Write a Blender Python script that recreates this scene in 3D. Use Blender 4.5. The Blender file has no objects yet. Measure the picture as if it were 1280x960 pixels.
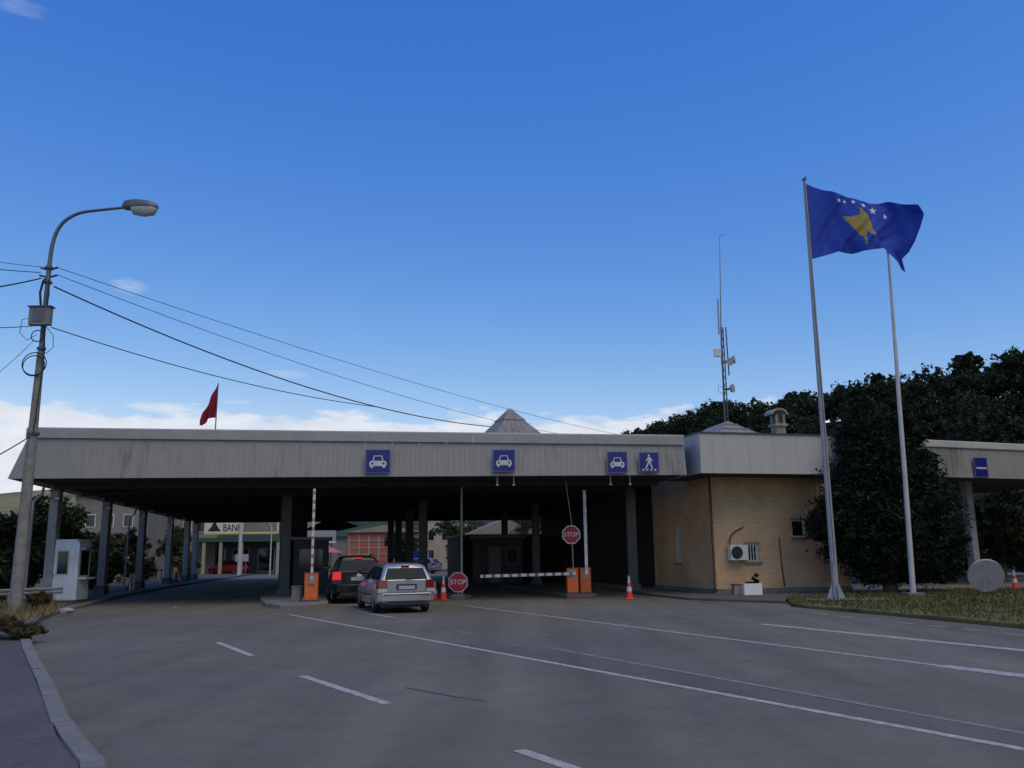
import bpy, bmesh, math, random
import numpy as np
from mathutils import Matrix, Vector
R = math.radians
random.seed(7)
rng = np.random.default_rng(11)
scene = bpy.context.scene
col = scene.collection

# ------------------------------------------------------------------ camera
cam_d = bpy.data.cameras.new('camera')
cam_d.sensor_width = 36.0
cam_d.lens = 30.375
cam_d.clip_start = 0.1
cam_d.clip_end = 5000
cam = bpy.data.objects.new('camera', cam_d)
col.objects.link(cam)
cam.matrix_world = Matrix.Translation((0, 0, 1.7)) @ Matrix.Rotation(math.pi/2 + math.atan(213/1080), 4, 'X') @ Matrix.Rotation(R(-0.72), 4, 'Z')
scene.camera = cam
scene.render.resolution_x, scene.render.resolution_y = 1024, 768

# ------------------------------------------------------------------ sky, sun, exposure
SUN_AZ, SUN_EL = R(138), R(56)
world = bpy.data.worlds.new('World')
scene.world = world
world.use_nodes = True
wn, wl = world.node_tree.nodes, world.node_tree.links
wn.clear()
def N(kind, **kw):
    n = wn.new(kind)
    for k, v in kw.items():
        setattr(n, k, v)
    return n
def wmath(op, a, b=None, c=None, clamp=False):
    n = N('ShaderNodeMath', operation=op, use_clamp=clamp)
    for i, v in enumerate((a, b, c)):
        if v is None: continue
        if isinstance(v, (int, float)): n.inputs[i].default_value = v
        else: wl.new(v, n.inputs[i])
    return n.outputs[0]
sky = N('ShaderNodeTexSky', sky_type='NISHITA', sun_disc=False)
sky.sun_elevation = SUN_EL
sky.sun_rotation = SUN_AZ
sky.altitude = 400
sky.air_density = 1.0
sky.dust_density = 0.2
sky.ozone_density = 4.0
SKY_STRENGTH = 0.105
tc = N('ShaderNodeTexCoord')
sep = N('ShaderNodeSeparateXYZ'); wl.new(tc.outputs['Generated'], sep.inputs[0])
az = wmath('ARCTAN2', sep.outputs[0], sep.outputs[1])
el = wmath('ARCSINE', sep.outputs[2])
comb = N('ShaderNodeCombineXYZ')
wl.new(wmath('MULTIPLY', az, 13.0), comb.inputs[0]); wl.new(wmath('MULTIPLY', el, 38.0), comb.inputs[1]); comb.inputs[2].default_value = 4.0
noi = N('ShaderNodeTexNoise'); noi.inputs['Scale'].default_value = 1.0; noi.inputs['Detail'].default_value = 8; noi.inputs['Roughness'].default_value = 0.58
wl.new(comb.outputs[0], noi.inputs['Vector'])
# low bank of cumulus: thick near the horizon, thinning out above about nine degrees
bank = wmath('ADD', wmath('MULTIPLY', noi.outputs['Fac'], 1.7), wmath('MULTIPLY', wmath('SUBTRACT', R(8.95), el), 24.0))
bank = wmath('MULTIPLY', wmath('SUBTRACT', bank, 0.80), 4.5, clamp=True)
# a few separate wisps
def wisp(a, e, wa, we, s):
    da = wmath('DIVIDE', wmath('SUBTRACT', az, R(a)), R(wa))
    de = wmath('DIVIDE', wmath('SUBTRACT', el, R(e)), R(we))
    r2 = wmath('ADD', wmath('MULTIPLY', da, da), wmath('MULTIPLY', de, de))
    g = wmath('SUBTRACT', wmath('ADD', 1.0, wmath('MULTIPLY', wmath('SUBTRACT', noi.outputs['Fac'], 0.5), 4.0)), r2)
    return wmath('MULTIPLY', wmath('MULTIPLY', g, 1.0, clamp=True), s)
mask = bank
for a in ((-24.8, 16.4, 1.25, 0.6, 0.40), (-22.7, 9.1, 2.2, 0.42, 0.8), (-18.0, 9.7, 1.1, 0.25, 0.6), (-15.0, 11.6, 1.6, 0.3, 0.2),
          (-32.4, 30.8, 2.0, 0.6, 0.22), (47, 14, 4, 1.0, 0.5), (-52, 19, 5, 1.2, 0.5), (120, 22, 6, 1.5, 0.5), (-110, 17, 6, 1.4, 0.5), (170, 20, 7, 1.5, 0.5)):
    mask = wmath('MAXIMUM', mask, wisp(*a))
skym = N('ShaderNodeVectorMath', operation='SCALE'); wl.new(sky.outputs[0], skym.inputs[0]); skym.inputs['Scale'].default_value = SKY_STRENGTH
noi2 = N('ShaderNodeTexNoise'); noi2.inputs['Scale'].default_value = 1.7; noi2.inputs['Detail'].default_value = 6
wl.new(comb.outputs[0], noi2.inputs['Vector'])
crm = N('ShaderNodeMix', data_type='RGBA'); wl.new(noi2.outputs['Fac'], crm.inputs['Factor'])
crm.inputs['A'].default_value = (0.56, 0.63, 0.76, 1); crm.inputs['B'].default_value = (0.95, 0.96, 0.99, 1)
# the phone's rendering of a clear sky: contrast per channel, the same over the whole dome
ssp = N('ShaderNodeSeparateXYZ'); wl.new(skym.outputs[0], ssp.inputs[0])
scb = N('ShaderNodeCombineXYZ')
for i_, (g_, e_) in enumerate(((4.05, 1.81), (1.50, 1.15), (1.06, 0.48))):
    wl.new(wmath('MINIMUM', wmath('MULTIPLY', wmath('POWER', ssp.outputs[i_], e_), g_), 1.1), scb.inputs[i_])
mx = N('ShaderNodeMix', data_type='RGBA')
wl.new(wmath('MULTIPLY', mask, 0.92), mx.inputs['Factor']); wl.new(scb.outputs[0], mx.inputs['A']); wl.new(crm.outputs['Result'], mx.inputs['B'])
bg = N('ShaderNodeBackground'); bg.inputs['Strength'].default_value = 1.0
wl.new(mx.outputs['Result'], bg.inputs['Color'])
wo = N('ShaderNodeOutputWorld'); wl.new(bg.outputs[0], wo.inputs['Surface'])

sun_d = bpy.data.lights.new('sun', 'SUN')
sun_d.energy = 1.45; sun_d.angle = R(48); sun_d.color = (1.0, 0.78, 0.50)
sun = bpy.data.objects.new('sun', sun_d); col.objects.link(sun)
sd = Vector((math.sin(SUN_AZ)*math.cos(SUN_EL), math.cos(SUN_AZ)*math.cos(SUN_EL), math.sin(SUN_EL)))
sun.rotation_euler = sd.to_track_quat('Z', 'Y').to_euler()
sun.location = (60, 20, 60)
vs = scene.view_settings
vs.view_transform = 'Standard'; vs.look = 'None'; vs.gamma = 1.0; vs.exposure = 0.0; vs.use_curve_mapping = False

# ------------------------------------------------------------------ materials
MATS = {}
def mat(name, c, rough=0.7, metal=0.0, var=0.18, scale=3.0, bump=0.0, bscale=40.0, coat=0.0, spec=0.5, streak=0.0, emit=None, es=1.0, trans=0.0):
    m = bpy.data.materials.new(name); m.use_nodes = True
    nt = m.node_tree; nd, lk = nt.nodes, nt.links
    b = nd['Principled BSDF']
    b.inputs['Roughness'].default_value = rough; b.inputs['Metallic'].default_value = metal
    b.inputs['Coat Weight'].default_value = coat; b.inputs['Specular IOR Level'].default_value = spec
    b.inputs['Base Color'].default_value = (*c, 1)
    geo = nd.new('ShaderNodeNewGeometry')
    pos = geo.outputs['Position']
    cur = None
    if var > 0:
        n = nd.new('ShaderNodeTexNoise'); n.inputs['Scale'].default_value = scale; n.inputs['Detail'].default_value = 6; n.inputs['Roughness'].default_value = 0.65
        lk.new(pos, n.inputs['Vector'])
        r = nd.new('ShaderNodeMapRange'); r.inputs['From Min'].default_value = 0.3; r.inputs['From Max'].default_value = 0.7
        r.inputs['To Min'].default_value = 1 - var; r.inputs['To Max'].default_value = 1 + var
        lk.new(n.outputs['Fac'], r.inputs['Value'])
        v = nd.new('ShaderNodeVectorMath'); v.operation = 'SCALE'; v.inputs[0].default_value = c
        lk.new(r.outputs[0], v.inputs['Scale'])
        cur = v.outputs[0]
    if streak > 0:      # rain streaks running down from the top edge
        mp = nd.new('ShaderNodeMapping'); mp.inputs['Scale'].default_value = (2.6, 2.6, 0.16); lk.new(pos, mp.inputs['Vector'])
        n = nd.new('ShaderNodeTexNoise'); n.inputs['Scale'].default_value = 1.6; n.inputs['Detail'].default_value = 5; n.inputs['Roughness'].default_value = 0.7
        lk.new(mp.outputs[0], n.inputs['Vector'])
        mp3 = nd.new('ShaderNodeTexNoise'); mp3.inputs['Scale'].default_value = 0.22; lk.new(pos, mp3.inputs['Vector'])
        ad = nd.new('ShaderNodeMath'); ad.operation = 'ADD'; lk.new(n.outputs['Fac'], ad.inputs[0]); lk.new(mp3.outputs['Fac'], ad.inputs[1])
        r = nd.new('ShaderNodeMapRange'); r.inputs['From Min'].default_value = 1.03; r.inputs['From Max'].default_value = 1.32
        r.inputs['To Min'].default_value = 1; r.inputs['To Max'].default_value = 1 - streak
        lk.new(ad.outputs[0], r.inputs['Value'])
        v2 = nd.new('ShaderNodeVectorMath'); v2.operation = 'SCALE'
        if cur is not None: lk.new(cur, v2.inputs[0])
        else: v2.inputs[0].default_value = c
        lk.new(r.outputs[0], v2.inputs['Scale']); cur = v2.outputs[0]
    if cur is not None: lk.new(cur, b.inputs['Base Color'])
    if bump > 0:
        n = nd.new('ShaderNodeTexNoise'); n.inputs['Scale'].default_value = bscale; n.inputs['Detail'].default_value = 4; lk.new(pos, n.inputs['Vector'])
        bp = nd.new('ShaderNodeBump'); bp.inputs['Strength'].default_value = bump; bp.inputs['Distance'].default_value = 0.02
        lk.new(n.outputs['Fac'], bp.inputs['Height']); lk.new(bp.outputs[0], b.inputs['Normal'])
    if emit:
        b.inputs['Emission Color'].default_value = (*emit, 1); b.inputs['Emission Strength'].default_value = es
    if trans > 0:
        b.inputs['Transmission Weight'].default_value = trans
    MATS[name] = m
    return m
def leafmat(name, c, var=0.35):
    m = mat(name, c, 0.6, var=0, spec=0.25)
    nt = m.node_tree; nd, lk = nt.nodes, nt.links; b = nd['Principled BSDF']
    geo = nd.new('ShaderNodeNewGeometry')
    mp = nd.new('ShaderNodeMapRange'); mp.inputs['To Min'].default_value = 1-var; mp.inputs['To Max'].default_value = 1+var
    lk.new(geo.outputs['Random Per Island'], mp.inputs['Value'])
    n = nd.new('ShaderNodeTexNoise'); n.inputs['Scale'].default_value = 0.6; lk.new(geo.outputs['Position'], n.inputs['Vector'])
    m2 = nd.new('ShaderNodeMapRange'); m2.inputs['From Min'].default_value = .3; m2.inputs['From Max'].default_value = .7; m2.inputs['To Min'].default_value = .65; m2.inputs['To Max'].default_value = 1.35
    lk.new(n.outputs['Fac'], m2.inputs['Value'])
    mm = nd.new('ShaderNodeMath'); mm.operation = 'MULTIPLY'; lk.new(mp.outputs[0], mm.inputs[0]); lk.new(m2.outputs[0], mm.inputs[1])
    v = nd.new('ShaderNodeVectorMath'); v.operation = 'SCALE'; v.inputs[0].default_value = c; lk.new(mm.outputs[0], v.inputs['Scale'])
    lk.new(v.outputs[0], b.inputs['Base Color'])
    tr = nd.new('ShaderNodeBsdfTranslucent'); lk.new(v.outputs[0], tr.inputs['Color'])
    ms = nd.new('ShaderNodeMixShader'); ms.inputs[0].default_value = 0.25
    lk.new(b.outputs[0], ms.inputs[1]); lk.new(tr.outputs[0], ms.inputs[2]); lk.new(ms.outputs[0], nd['Material Output'].inputs['Surface'])
    return m

mat('fascia', (0.275, 0.262, 0.225), 0.55, var=0.07, scale=1.2, streak=0.5)
mat('fascia_new', (0.50, 0.485, 0.43), 0.5, var=0.05, scale=1.0, streak=0.12)
mat('trim', (0.33, 0.32, 0.285), 0.5, var=0.12, scale=2.0)
mat('soffit', (0.045, 0.045, 0.045), 0.8, var=0.2)  # dark underside; canopy shade is also put into this colour
mat('roofing', (0.14, 0.14, 0.14), 0.9, var=0.25, scale=1.0)
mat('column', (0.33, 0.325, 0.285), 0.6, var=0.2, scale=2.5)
mat('column_shaded', (0.09, 0.095, 0.095), 0.6, var=0.2, scale=2.5)  # darker copy of the column paint, with the canopy shade in its colour
mat('booth_shaded', (0.032, 0.032, 0.033), 0.7, var=0.2)  # near black: the deep shade under the canopy is put into this colour
mat('column_foot', (0.12, 0.12, 0.11), 0.9, var=0.3, scale=5)
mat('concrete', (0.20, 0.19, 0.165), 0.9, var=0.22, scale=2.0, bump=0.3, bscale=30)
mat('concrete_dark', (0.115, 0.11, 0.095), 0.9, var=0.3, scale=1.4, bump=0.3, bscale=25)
mat('kerb', (0.19, 0.185, 0.165), 0.9, var=0.25, scale=3.0, bump=0.4, bscale=25)
mat('paint_line', (0.42, 0.40, 0.34), 0.75, var=0.45, scale=7)
mat('paint_worn', (0.235, 0.225, 0.195), 0.8, var=0.35, scale=4)
mat('tar', (0.085, 0.080, 0.066), 0.6, var=0.1)
mat('plinth', (0.22, 0.19, 0.15), 0.9, var=0.25, scale=2)
mat('white', (0.60, 0.59, 0.56), 0.45, var=0.06)
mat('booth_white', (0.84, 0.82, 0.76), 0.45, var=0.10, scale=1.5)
mat('ac_white', (0.66, 0.66, 0.62), 0.5, var=0.08)
mat('dark_plastic', (0.03, 0.03, 0.032), 0.5, var=0.1)
mat('glass', (0.012, 0.016, 0.02), 0.06, var=0.0, spec=0.5)
mat('car_glass', (0.010, 0.024, 0.030), 0.08, var=0.0, spec=0.10)
mat('stripe_faded', (0.42, 0.16, 0.15), 0.6, var=0.25, scale=6)
mat('stripe_grey', (0.13, 0.13, 0.13), 0.6, var=0.25, scale=6)
mat('disc_grey', (0.40, 0.375, 0.33), 0.7, var=0.15, scale=2.5)
mat('orange', (0.72, 0.15, 0.02), 0.5, var=0.10, scale=4)
mat('orange_dark', (0.50, 0.11, 0.02), 0.5, var=0.12, scale=4)
mat('red', (0.36, 0.012, 0.025), 0.5, var=0.08)
mat('red_orange', (0.72, 0.06, 0.03), 0.55, var=0.1)
mat('sign_blue', (0.012, 0.016, 0.17), 0.4, var=0.05)
mat('sign_rim', (0.12, 0.15, 0.33), 0.4, var=0.05)
mat('steel', (0.28, 0.285, 0.28), 0.45, metal=0.5, var=0.15, scale=3)
mat('steel_dark', (0.10, 0.10, 0.105), 0.5, metal=0.4, var=0.15)
mat('pole_grey', (0.33, 0.335, 0.33), 0.5, var=0.12, scale=2)
mat('pole_white', (0.52, 0.51, 0.48), 0.45, var=0.12, scale=2)
mat('pole_concrete', (0.23, 0.22, 0.195), 0.9, var=0.3, scale=4, bump=0.4, bscale=20)
mat('lamp_steel', (0.16, 0.16, 0.165), 0.5, metal=0.5, var=0.2)
mat('lamp_lens', (0.42, 0.43, 0.42), 0.3, var=0.1, coat=0.3)
mat('cable', (0.015, 0.015, 0.016), 0.6, var=0)
mat('cabinet', (0.20, 0.20, 0.17), 0.6, var=0.2)
mat('flag_blue', (0.026, 0.085, 0.52), 0.75, var=0.06)
mat('flag_gold', (0.45, 0.37, 0.11), 0.75, var=0.06)
mat('flag_white', (0.75, 0.75, 0.78), 0.75, var=0.0)
mat('flag_red', (0.34, 0.02, 0.035), 0.75, var=0.08)
mat('silver', (0.38, 0.39, 0.41), 0.30, metal=0.45, var=0.03, coat=0.6)
mat('dark_car', (0.008, 0.009, 0.010), 0.25, var=0.0, coat=0.25, spec=0.3)
mat('white_car', (0.6, 0.6, 0.6), 0.3, var=0.03, coat=0.6)
mat('red_car', (0.35, 0.02, 0.02), 0.3, var=0.03, coat=0.6)
mat('grey_car', (0.16, 0.17, 0.19), 0.3, var=0.03, coat=0.6)
mat('tyre', (0.018, 0.018, 0.018), 0.85, var=0.15)
mat('rim', (0.38, 0.38, 0.40), 0.35, metal=0.7, var=0.1)
mat('tail_red', (0.22, 0.008, 0.012), 0.2, var=0.0, coat=0.6)
mat('tail_white', (0.45, 0.43, 0.42), 0.2, var=0.0, coat=0.6)
mat('brake_lit', (0.30, 0.008, 0.01), 0.3, var=0.0, emit=(1.0, 0.02, 0.015), es=0.55)
mat('plate', (0.42, 0.42, 0.42), 0.4, var=0.08)
mat('bark', (0.09, 0.07, 0.05), 0.9, var=0.3, scale=8, bump=0.5, bscale=15)
mat('shingle', (0.24, 0.225, 0.21), 0.85, var=0.3, scale=3, bump=0.3)
mat('roof_tile', (0.30, 0.22, 0.17), 0.85, var=0.25, scale=2, bump=0.3)
mat('brick_red', (0.42, 0.13, 0.08), 0.85, var=0.15, scale=1)
mat('render_beige', (0.30, 0.25, 0.185), 0.9, var=0.15, scale=0.7)
mat('render_grey', (0.22, 0.20, 0.165), 0.9, var=0.15, scale=0.5)
mat('render_cream', (0.40, 0.36, 0.28), 0.9, var=0.1, scale=0.7)
mat('bank_yellow', (0.72, 0.60, 0.06), 0.5, var=0.05)
mat('bank_cream', (0.70, 0.69, 0.55), 0.5, var=0.05)
mat('black', (0.01, 0.01, 0.01), 0.5, var=0)
mat('awning_red', (0.55, 0.025, 0.03), 0.7, var=0.1)
mat('tarp_pink', (0.55, 0.16, 0.20), 0.7, var=0.15)
mat('green_roof', (0.05, 0.12, 0.08), 0.7, var=0.15)
mat('dirt', (0.15, 0.125, 0.09), 0.95, var=0.35, scale=1.2, bump=0.5, bscale=12)
mat('stone', (0.30, 0.29, 0.27), 0.9, var=0.25, scale=5, bump=0.3)
mat('rust', (0.20, 0.075, 0.035), 0.8, var=0.25, scale=4)
mat('brown_pipe', (0.10, 0.05, 0.035), 0.6, var=0.2)
leafmat('leaf_hill', (0.030, 0.046, 0.020))
leafmat('leaf_mid', (0.045, 0.070, 0.024))
leafmat('leaf_olive', (0.085, 0.10, 0.035))
leafmat('leaf_conifer', (0.018, 0.030, 0.016), 0.45)
leafmat('grass', (0.125, 0.118, 0.032), 0.5)
leafmat('dry_grass', (0.22, 0.17, 0.07), 0.3)
leafmat('weed', (0.10, 0.085, 0.035), 0.35)

for nm_, c_ in (('flag_blue', (0.026, 0.085, 0.52)), ('flag_gold', (0.45, 0.37, 0.11)), ('flag_red', (0.34, 0.02, 0.035))):   # thin cloth lets light through
    nt_ = MATS[nm_].node_tree; tr_ = nt_.nodes.new('ShaderNodeBsdfTranslucent'); tr_.inputs['Color'].default_value = (*c_, 1)
    ms_ = nt_.nodes.new('ShaderNodeMixShader'); ms_.inputs[0].default_value = .35
    nt_.links.new(nt_.nodes['Principled BSDF'].outputs[0], ms_.inputs[1]); nt_.links.new(tr_.outputs[0], ms_.inputs[2]); nt_.links.new(ms_.outputs[0], nt_.nodes['Material Output'].inputs['Surface'])
def asphalt(name, c, seed):
    m = mat(name, c, 0.82, var=0, spec=0.35)
    nt = m.node_tree; nd, lk = nt.nodes, nt.links; b = nd['Principled BSDF']
    geo = nd.new('ShaderNodeNewGeometry')
    mp = nd.new('ShaderNodeMapping'); mp.inputs['Location'].default_value = (seed, seed*2, 0); lk.new(geo.outputs['Position'], mp.inputs['Vector'])
    def nz(sc, det, ro=0.6, vec=None):
        n = nd.new('ShaderNodeTexNoise'); n.inputs['Scale'].default_value = sc; n.inputs['Detail'].default_value = det; n.inputs['Roughness'].default_value = ro
        lk.new(vec or mp.outputs[0], n.inputs['Vector']); return n.outputs['Fac']
    def rng_(f, a, b2, c2, d):
        r = nd.new('ShaderNodeMapRange'); r.inputs['From Min'].default_value = a; r.inputs['From Max'].default_value = b2
        r.inputs['To Min'].default_value = c2; r.inputs['To Max'].default_value = d; lk.new(f, r.inputs['Value']); return r.outputs[0]
    def mul(a, b2):
        n = nd.new('ShaderNodeMath'); n.operation = 'MULTIPLY'; lk.new(a, n.inputs[0]); lk.new(b2, n.inputs[1]); return n.outputs[0]
    # patches, oil along the lanes (stretched along driving direction), speckle
    st = nd.new('ShaderNodeMapping'); st.inputs['Rotation'].default_value = (0, 0, R(-30)); st.inputs['Scale'].default_value = (0.9, 0.045, 1)
    lk.new(mp.outputs[0], st.inputs['Vector'])
    f = mul(rng_(nz(0.16, 6), .32, .68, .85, 1.13), rng_(nz(1.0, 3, .5, st.outputs[0]), .3, .7, .82, 1.14))
    f = mul(f, rng_(nz(1.6, 8, .7), .3, .7, .88, 1.12))
    f = mul(f, rng_(nz(55, 3, .7), .25, .75, .66, 1.34)); f = mul(f, rng_(nz(9, 5, .75), .35, .75, 1.05, .86))
    # hairline cracks
    vo = nd.new('ShaderNodeTexVoronoi'); vo.feature = 'DISTANCE_TO_EDGE'; vo.inputs['Scale'].default_value = 0.16
    wv = nd.new('ShaderNodeMix'); wv.data_type = 'VECTOR'; wv.inputs['Factor'].default_value = 0.12
    nn = nd.new('ShaderNodeTexNoise'); nn.inputs['Scale'].default_value = 0.9; nn.inputs['Detail'].default_value = 6; lk.new(mp.outputs[0], nn.inputs['Vector'])
    sc = nd.new('ShaderNodeVectorMath'); sc.operation = 'SCALE'; sc.inputs['Scale'].default_value = 14; lk.new(nn.outputs['Color'], sc.inputs[0])
    lk.new(mp.outputs[0], wv.inputs['A']); lk.new(sc.outputs[0], wv.inputs['B']); lk.new(wv.outputs['Result'], vo.inputs['Vector'])
    f = mul(f, rng_(vo.outputs['Distance'], 0.0, 0.005, .84, 1.0))
    v = nd.new('ShaderNodeVectorMath'); v.operation = 'SCALE'; v.inputs[0].default_value = c; lk.new(f, v.inputs['Scale'])
    lk.new(v.outputs[0], b.inputs['Base Color'])
    bp = nd.new('ShaderNodeBump'); bp.inputs['Strength'].default_value = 0.25; bp.inputs['Distance'].default_value = 0.01
    lk.new(nz(60, 3), bp.inputs['Height']); lk.new(bp.outputs[0], b.inputs['Normal'])
    lk.new(rng_(nz(0.3, 4), .3, .7, .68, .92), b.inputs['Roughness'])
asphalt('asphalt', (0.166, 0.157, 0.112), 3.0)
asphalt('asphalt_new', (0.138, 0.130, 0.100), 5.0)
asphalt('asphalt_path', (0.115, 0.106, 0.09), 9.0)

def ground_mat(name, cols, sc):
    m = mat(name, cols[0], 0.95, var=0)
    nt = m.node_tree; nd, lk = nt.nodes, nt.links; b = nd['Principled BSDF']
    geo = nd.new('ShaderNodeNewGeometry')
    n = nd.new('ShaderNodeTexNoise'); n.inputs['Scale'].default_value = sc; n.inputs['Detail'].default_value = 9; n.inputs['Roughness'].default_value = .7
    lk.new(geo.outputs['Position'], n.inputs['Vector'])
    cr = nd.new('ShaderNodeValToRGB'); e = cr.color_ramp.elements
    e[0].position = .36; e[0].color = (*cols[0], 1); e[1].position = .64; e[1].color = (*cols[2], 1)
    x = e.new(.5); x.color = (*cols[1], 1)
    lk.new(n.outputs['Fac'], cr.inputs[0]); lk.new(cr.outputs[0], b.inputs['Base Color'])
ground_mat('soil_grass', ((0.06, 0.07, 0.025), (0.10, 0.095, 0.045), (0.15, 0.12, 0.07)), 0.35)
ground_mat('hill_soil', ((0.016, 0.020, 0.009), (0.030, 0.030, 0.013), (0.055, 0.045, 0.022)), 0.25)
ground_mat('far_meadow', ((0.08, 0.11, 0.04), (0.20, 0.19, 0.07), (0.30, 0.26, 0.12)), 0.035)
ground_mat('verge_grass', ((0.055, 0.06, 0.018), (0.13, 0.12, 0.032), (0.19, 0.16, 0.055)), 0.7)

def brick_mat():
    m = mat('brick_beige', (0.5, 0.38, 0.22), 0.9, var=0)
    nt = m.node_tree; nd, lk = nt.nodes, nt.links; b = nd['Principled BSDF']
    tcn = nd.new('ShaderNodeTexCoord'); s = nd.new('ShaderNodeSeparateXYZ'); lk.new(tcn.outputs['Object'], s.inputs[0])
    a = nd.new('ShaderNodeMath'); a.operation = 'ADD'; lk.new(s.outputs[0], a.inputs[0]); lk.new(s.outputs[1], a.inputs[1])
    c = nd.new('ShaderNodeCombineXYZ'); lk.new(a.outputs[0], c.inputs[0]); lk.new(s.outputs[2], c.inputs[1])
    br = nd.new('ShaderNodeTexBrick'); br.inputs['Scale'].default_value = 1.0
    br.inputs['Brick Width'].default_value = 0.26; br.inputs['Row Height'].default_value = 0.085; br.inputs['Mortar Size'].default_value = 0.010
    br.inputs['Color1'].default_value = (0.76, 0.50, 0.275, 1); br.inputs['Color2'].default_value = (0.66, 0.425, 0.225, 1); br.inputs['Mortar'].default_value = (0.50, 0.34, 0.19, 1)
    br.inputs['Bias'].default_value = 0.0
    lk.new(c.outputs[0], br.inputs['Vector'])
    n = nd.new('ShaderNodeTexNoise'); n.inputs['Scale'].default_value = 0.8; n.inputs['Detail'].default_value = 6; lk.new(tcn.outputs['Object'], n.inputs['Vector'])
    r = nd.new('ShaderNodeMapRange'); r.inputs['From Min'].default_value = .3; r.inputs['From Max'].default_value = .7; r.inputs['To Min'].default_value = .82; r.inputs['To Max'].default_value = 1.12
    lk.new(n.outputs['Fac'], r.inputs['Value'])
    v = nd.new('ShaderNodeVectorMath'); v.operation = 'SCALE'; lk.new(br.outputs['Color'], v.inputs[0]); lk.new(r.outputs[0], v.inputs['Scale'])
    lk.new(v.outputs[0], b.inputs['Base Color'])
    bp = nd.new('ShaderNodeBump'); bp.inputs['Strength'].default_value = 0.6; bp.inputs['Distance'].default_value = 0.012; bp.invert = True
    lk.new(br.outputs['Fac'], bp.inputs['Height']); lk.new(bp.outputs[0], b.inputs['Normal'])
brick_mat()

# ------------------------------------------------------------------ helpers
def tag(o, label=None, cat=None, group=None, kind=None):
    if label: o['label'] = label
    if cat: o['category'] = cat
    if group: o['group'] = group
    if kind: o['kind'] = kind
    return o
def thing(name, label, cat, loc=(0, 0, 0), rz=0.0, group=None):
    o = bpy.data.objects.new(name, None); o.empty_display_size = 0.3
    col.objects.link(o); o.location = loc; o.rotation_euler = (0, 0, rz)
    return tag(o, label, cat, group)
class MB:
    def __init__(s): s.v = []; s.f = []; s.mi = []
    def add(s, vs_, fs, mi=0):
        o = len(s.v); s.v += [tuple(map(float, p)) for p in vs_]
        s.f += [tuple(i+o for i in f) for f in fs]; s.mi += [mi]*len(fs); return s
    def box(s, x0, x1, y0, y1, z0, z1, mi=0):
        return s.add([(x0,y0,z0),(x1,y0,z0),(x1,y1,z0),(x0,y1,z0),(x0,y0,z1),(x1,y0,z1),(x1,y1,z1),(x0,y1,z1)],
                     [(3,2,1,0),(4,5,6,7),(0,1,5,4),(1,2,6,5),(2,3,7,6),(3,0,4,7)], mi)
    def bar(s, a, b, w, h=None, mi=0):       # rectangular bar from a to b
        a, b = Vector(a), Vector(b); h = h or w
        d = (b-a).normalized(); up = Vector((0,0,1)) if abs(d.z) < .95 else Vector((0,1,0))
        x = d.cross(up).normalized(); y = x.cross(d).normalized()
        vs_ = [p + x*sx*w/2 + y*sy*h/2 for p in (a, b) for sx, sy in ((-1,-1),(1,-1),(1,1),(-1,1))]
        return s.add(vs_, [(3,2,1,0),(4,5,6,7),(0,1,5,4),(1,2,6,5),(2,3,7,6),(3,0,4,7)], mi)
    def tube(s, pts, r, n=8, mi=0, cap=True):
        pts = [Vector(p) for p in pts]; rs = r if isinstance(r, (list, tuple)) else [r]*len(pts)
        o = len(s.v); m = len(pts); prev = None
        for i, p in enumerate(pts):
            d = (pts[min(i+1, m-1)] - pts[max(i-1, 0)]).normalized()
            ref = prev if prev is not None else (Vector((1,0,0)) if abs(d.x) < .9 else Vector((0,1,0)))
            x = (ref - d*ref.dot(d)).normalized(); y = d.cross(x); prev = x
            for k in range(n):
                a = 2*math.pi*k/n; s.v.append(tuple(p + (x*math.cos(a) + y*math.sin(a))*rs[i]))
        for i in range(m-1):
            for k in range(n):
                s.f.append((o+i*n+k, o+i*n+(k+1)%n, o+(i+1)*n+(k+1)%n, o+(i+1)*n+k)); s.mi.append(mi)
        if cap:
            s.f.append(tuple(o+k for k in reversed(range(n)))); s.f.append(tuple(o+(m-1)*n+k for k in range(n))); s.mi += [mi, mi]
        return s
    def prism(s, poly, y0, y1, mi=0, plane='XZ'):      # extrude a polygon
        n = len(poly); area = sum(poly[i][0]*poly[(i+1)%n][1]-poly[(i+1)%n][0]*poly[i][1] for i in range(n))
        if area < 0: poly = poly[::-1]
        mk = {'XZ': lambda p, t: (p[0], t, p[1]), 'XY': lambda p, t: (p[0], p[1], t), 'YZ': lambda p, t: (t, p[0], p[1])}[plane]
        vs_ = [mk(p, y0) for p in poly] + [mk(p, y1) for p in poly]
        fs = [tuple(range(n)), tuple(range(2*n-1, n-1, -1))] + [(i, n+i, n+(i+1)%n, (i+1)%n) for i in range(n)]
        if plane != 'XZ': fs = [f[::-1] for f in fs]
        return s.add(vs_, fs, mi)
    def build(s, name, m, parent=None, smooth=False, bevel=0.0, loc=None, fix=False):
        me = bpy.data.meshes.new(name); me.from_pydata(s.v, [], s.f)
        for mm in (m if isinstance(m, (list, tuple)) else [m]): me.materials.append(MATS[mm])
        if any(s.mi): me.polygons.foreach_set('material_index', s.mi)
        if fix:
            b = bmesh.new(); b.from_mesh(me); bmesh.ops.recalc_face_normals(b, faces=b.faces); b.to_mesh(me); b.free()
        if smooth:
            me.polygons.foreach_set('use_smooth', [True]*len(me.polygons)); me.set_sharp_from_angle(angle=R(smooth if smooth is not True else 40))
        o = bpy.data.objects.new(name, me); col.objects.link(o)
        if parent: o.parent = parent
        if loc: o.location = loc
        if bevel:
            bm_ = o.modifiers.new('bevel', 'BEVEL'); bm_.width = bevel; bm_.segments = 2; bm_.limit_method = 'ANGLE'; bm_.angle_limit = R(40)
        return o
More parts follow.
